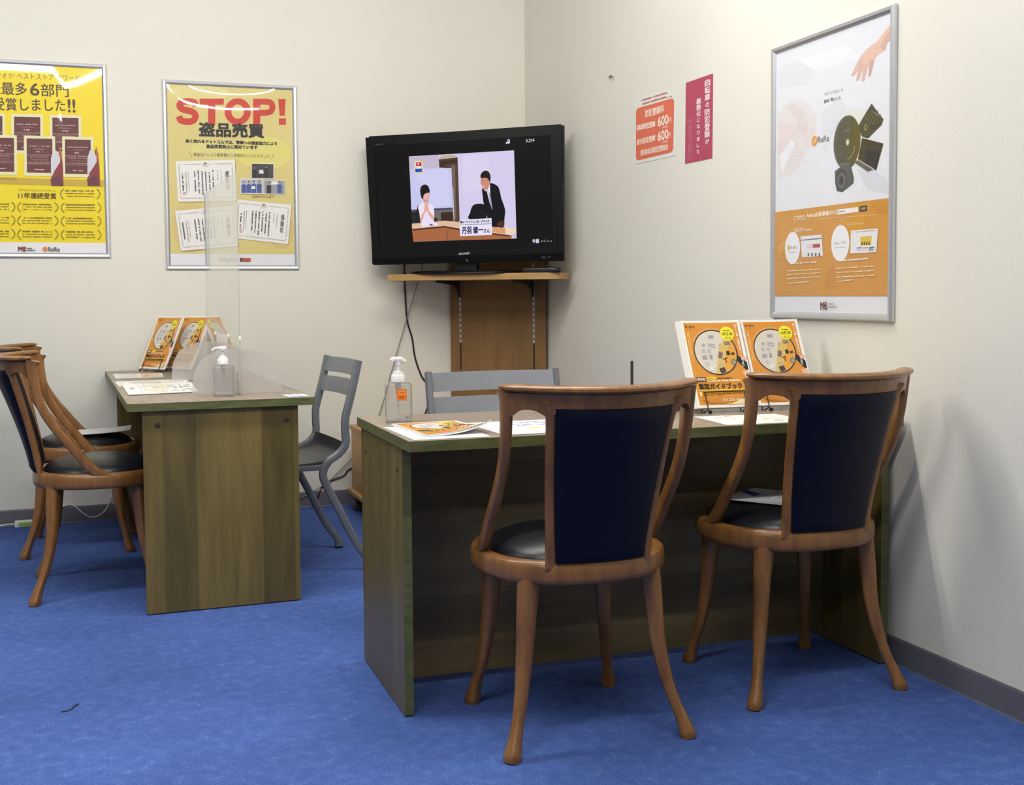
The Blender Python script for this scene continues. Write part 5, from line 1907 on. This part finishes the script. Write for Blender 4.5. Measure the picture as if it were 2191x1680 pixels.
def mpt(a, b, h):
    a, b = a / MW, b / MH
    x = (q[0][0] * (1 - a) + q[1][0] * a) * (1 - b) + (q[3][0] * (1 - a) + q[2][0] * a) * b
    y = (q[0][1] * (1 - a) + q[1][1] * a) * (1 - b) + (q[3][1] * (1 - a) + q[2][1] * a) * b
    return Vector((x, y, GZ + .0014 + .004 + .030 * (a * (1 - b)) ** 3 + h))


P = Print((0, 0, 0), (1, 0, 0), (0, 1, 0), (0, 0, 1), lift=.0012, step=.00002)
P.bend = mpt
P.cuts = ([MW * i / 10 for i in range(1, 10)], [MH * j / 10 for j in range(1, 10)])
cover(P)
P.build('cover', M_GLOSS, mt)
for k in range(2):
    sheet('form', ('upper', 'lower')[1 - k] + ' white form of the pair with blue lettering on the long desk', 'paper', [(-1.165 + .012 * k, -3.090), (-.955 + .012 * k, -3.090), (-.958 + .012 * k, -2.800), (-1.176 + .012 * k, -2.795 - .006 * k)], GZ + .0013 * k, d_blue if k else None, group='papers on the long desk')
sheet('leaflet', 'cream leaflet with reddish pictures before the magazine racks on the long desk', 'leaflet', [(-.557, -3.100), (-.300, -3.105), (-.292, -2.900), (-.540, -2.880)], GZ, d_warm, group='papers on the long desk')
# dark folders behind the left rack
for k in range(4):
    b = thing('folder', ('lowest', 'second lowest', 'second highest', 'topmost')[k] + ' dark folder of the stack beside the left magazine rack', 'folder', (-.492, -2.610, DH + .0005 + .0068 * k), .04 * (k % 3 - 1), 'dark folders')
    obj('cover_card', MB().box(-.07, -.095, 0, .085, .075, .0022), M_DARKPAPER, b)
    obj('leaves', MB().box(-.066, -.092, .0022, .081, .071, .0048), M_PAPER, b)
    obj('upper_card', MB().box(-.07, -.095, .0048, .085, .075, .0066), M_DARKPAPER, b)
sheet('paper', 'white papers lying on top of the dark folder stack', 'paper', [(-.550, -2.690), (-.425, -2.695), (-.418, -2.55), (-.545, -2.545)], DH + .0286, None, thick=.009, lift=(0, 0, .004, .006))

# paper with blue tape on the right-hand chair, papers on the far left chair
ps = 0.4835


def d_tape(P):
    P.rect(.02, .02, .98, .98, (226, 226, 234))
    P.line([(.06, .03), (.06, .97)], .008, (150, 150, 162))
    P.poly([(.38, .70), (.56, .66), (.80, 1.0), (.62, 1.0)], (40, 66, 160))
    for k in range(5):
        P.greek((.3 + .05 * k, .60 - .10 * k), (.92, .60 - .10 * k), .035, (110, 114, 130), .7)


sheet('paper', 'white paper with blue tape lying on the seat of the chair by the right wall', 'paper', [(-.385, -3.145), (-.210, -3.020), (-.330, -2.850), (-.510, -2.965)], ps, d_tape)


def d_cross(P):
    P.rect(.02, .02, .98, .98, (214, 216, 214))
    P.line([(.35, .1), (.9, .9)], .01, (150, 152, 156))
    P.line([(.4, .9), (.85, .1)], .01, (150, 152, 156))
    P.rect(.1, .3, .2, .6, (170, 172, 178))


sheet('paper', 'white paper lying on the seat of the chair nearest the poster wall', 'paper', [(-2.27, -.715), (-2.00, -.700), (-1.985, -.50), (-2.26, -.515)], ps, d_cross, lift=(0, .010, .010, 0))

# ------------------------------------------------------------------ acrylic screen on the near desk
ar = A1
sd = Vector((-math.sin(ar), math.cos(ar), 0))
S0 = Vector((-1.642, -1.640, DH))
scr_t = thing('acrylic_screen', 'tall clear acrylic screen with frosted half-round feet on the left desk', 'screen', S0, ar)
# local: x across, y along the desk, z up
LZ = .772
LY = .945
th = .003
outline = [(0, .0), (0, LZ), (LY, LZ), (LY, 0), (LY - .285, 0), (LY - .285, .200), (.292, .200), (.292, 0)]


def plate(pts, x0, x1):
    """polygon in the local y-z plane, thickness in x"""
    return Matrix(((0, 0, 1, 0), (1, 0, 0, 0), (0, 1, 0, 0), (0, 0, 0, 1)))


mb = MB()
for x in (-th / 2, th / 2):
    # split into three quads so that no concave n-gon is needed
    for a, b, c, d in ((0, 0, .292, .200), (LY - .285, 0, LY, .200), (0, .200, LY, LZ)):
        mb.add([(x, a, b), (x, c, b), (x, c, d), (x, a, d)], [(0, 1, 2, 3)])
obj('clear_sheet', mb, M_ACRYL, scr_t, fixnormals=False)
mb = MB()
for (a, b), (c, d) in zip(outline, outline[1:] + outline[:1]):
    mb.add([(-th / 2, a, b), (th / 2, a, b), (th / 2, c, d), (-th / 2, c, d)], [(0, 1, 2, 3)])
obj('cut_edge', mb, M_ACEDGE, scr_t, fixnormals=False)
for fy, nm in ((.075, 0), (.845, 1)):
    pts = [(-.155, .0), (-.158, .012)]
    for k in range(17):
        a = math.pi * (1 - k / 16)
        c, s = math.cos(a), math.sin(a)
        pts.append((.156 * math.copysign(abs(c) ** .75, c), .012 + .146 * abs(s) ** .8))
    pts += [(.158, .012), (.155, .0)]
    m = Matrix(((1, 0, 0, 0), (0, 0, -1, fy), (0, 1, 0, 0), (0, 0, 0, 1)))
    p = obj('frosted_foot', MB().prism(pts, -.0015, .0015, m), M_FROST, scr_t)
    mb = MB()
    mb.box(-.003, fy - .002, .075, .003, fy + .002, .080)
    mb.box(-.004, fy - .0035, 0, -.0016, fy - .0016, .078)
    mb.box(.0016, fy - .0035, 0, .004, fy - .0016, .078)
    obj('slot_edge', mb, M_ACEDGE, p)
for a in (.292, LY - .285):
    obj('window_jamb', MB().box(-.0022, a - .0022, .10, .0022, a + .0022, .192), M_ACEDGE, scr_t)
for a in (.0, .292, LY - .285):
    obj('corner_tip', MB().lathe([(.0005, 0), (.0045, .002), (.0056, .007), (.004, .013), (.0005, .016)], 10, Matrix.Translation((0, a, .190))), M_WHITE, scr_t)


# ------------------------------------------------------------------ sanitiser bottles
def bottle(label, loc, rz, nozzle, sticker_):
    t = thing('sanitizer_bottle', label, 'bottle', loc, rz, 'clear pump bottles')
    mb = MB()
    rr = []
    for k, z in ((.90, .0), (.98, .003), (1.0, .010), (1.0, .094), (.985, .100), (.93, .104), (.50, .107), (.42, .110), (.42, .116)):
        rr.append([(x, y, z) for x, y in (sup(2 * math.pi * i / 40, .0365 * k, .0365 * k, 7 if k > .6 else 2) for i in range(40))])
    mb.rings(rr, cap=True)
    obj('body', mb, M_BOTTLE, t)
    mb = MB()
    rr = [[(x, y, z) for x, y in (sup(2 * math.pi * i / 32, .0315, .0315, 6) for i in range(32))] for z in (.006, .012)]
    mb.rings(rr)
    obj('thick_base', mb, M_TUBE, t)
    obj('dip_tube', MB().lathe([(.0085, .110), (.0085, .094), (.0060, .090), (.0060, .078), (.0045, .074), (.0045, .066), (.0022, .063), (.0022, .014)], 14), M_TUBE, t)
    c = obj('collar', MB().lathe([(.0165, .108), (.0185, .110), (.0185, .127), (.0170, .129), (.0150, .130), (.0140, .136), (.0060, .139), (.0050, .140), (.0048, .158)], 22), M_WHITE, t)
    if nozzle == 'long':
        obj('pump_head', MB().lathe([(.006, .156), (.0130, .158), (.0140, .162), (.0140, .169), (.0125, .1715), (.002, .172)], 22), M_WHITE, t)
        obj('spout', MB().sweep(spline([(0, 0, .1655), (-.016, 0, .166), (-.028, 0, .164), (-.037, 0, .158)], 4), [(.010, .010)] * 5 + [(.009, .008)] * 4 + [(.007, .006)] * 4, Vector((0, 0, 1)), 12, 2.2), M_WHITE, t)
    else:
        mb = MB()
        mb.lathe([(.005, .150), (.0075, .153), (.0085, .158), (.0085, .168)], 18)
        obj('pump_stem', mb, M_WHITE, t)
        obj('pump_head', MB().sweep(spline([(-.0165, 0, .167), (-.012, 0, .1705), (.0, 0, .171), (.010, 0, .170), (.016, 0, .165), (.0165, 0, .157)], 4), [(.013, .022)] * 13 + [(.011, .016)] * 5 + [(.008, .010)] * 3, Vector((0, 0, 1)), 14, 3), M_WHITE, t)
    if sticker_:
        o_ = Vector(loc)
        M = t.matrix_basis
        P = Print(M @ Vector((-.006, -.0372, .062)), M.to_3x3() @ Vector((1, 0, 0)), (0, 0, 1), M.to_3x3() @ Vector((0, -1, 0)), lift=.0002)
        P.rect(-.0005, -.0005, .0265, .0300, (120, 60, 22))
        P.rect(0, 0, .026, .0295, (236, 128, 40))
        P.rect(.003, .015, .023, .027, (244, 150, 62))
        P.greek((.004, .021), (.022, .021), .0035, (176, 84, 26), .9)
        P.greek((.004, .0115), (.022, .0115), .0025, (150, 66, 20), .9)
        P.text('i5A', (.006, .004), (.020, .004), .0055, (110, 44, 16))
        P.build('label', M_GLOSS, t)
    return t


bottle('clear pump bottle with an orange label on the long desk\'s left end', (-1.335, -2.690, GZ), -.18, 'short', True)
bottle('clear pump bottle with a long spout in front of the acrylic screen', (-1.701, -1.640, GZ), .02, 'long', False)

# small dark aerial rod beyond the nearest chair
an = on_plane(1352, 767, (0, 1, 0), -2.530)
at_ = thing('aerial_rod', 'short dark rod standing up behind the nearest chair\'s top rail', 'rod', (an.x, an.y, DH), 0)
obj('rod', MB().lathe([(.0045, .0), (.0045, an.z - DH - .010), (.0040, an.z - DH - .008)], 14), M_GREY if False else plain('gunmetal', (.05, .047, .042), .35, metal=.4), at_)
obj('forked_tip', MB().box(.0005, -.002, an.z - DH - .010, .0035, .002, an.z - DH).box(-.0042, -.0015, an.z - DH - .010, -.003, .0015, an.z - DH - .003), M_STEEL, at_)
obj('base', MB().lathe([(.02, 0), (.02, .004), (.006, .010)], 18), M_BLACK, at_)

# power tap and white cord by the back wall
pt_ = thing('power_tap', 'white and lime green plug block on the carpet by the back wall', 'plug', (-2.445, -.038, 0), 0)
obj('body', MB().box(-.047, -.014, 0, .047, .014, .030, bev=.004), M_WHITE, pt_)
obj('green_cover', MB().box(-.030, -.0155, .004, .0475, -.0138, .024, bev=.0006), M_GREEN, pt_)
obj('lead', MB().tube(spline([(-.045, 0, .014), (-.075, -.002, .016), (-.13, 0, .010), (-.22, .006, .006), (-.42, .01, .005)], 4), .0036), M_WCORD, pt_)
tag(obj('white_cord', MB().tube(spline([Vector((-2.40, -.03, .02)), Vector((-2.36, -.02, .05))] + wallpath([(143, 1081), (160, 1084), (180, 1100), (197, 1107), (212, 1103), (225, 1092), (233, 1078), (240, 1060, -.02), (243, 1030, -.02)]), 4), .0030), M_WCORD), 'white cord drooping along the grey baseboard behind the left chairs', 'cord')

# scrap of dark thread on the carpet
fp = lambda x, y, z=.002: on_plane(x, y, (0, 0, 1), z)
tag(obj('thread_scrap', MB().tube(spline([fp(131, 1523), fp(146, 1520, .003), fp(152, 1517, .005), fp(158, 1511, .004), fp(168, 1506)], 4), .0017), M_DARKPAPER), 'tiny dark thread scrap on the blue carpet at lower left', 'thread')
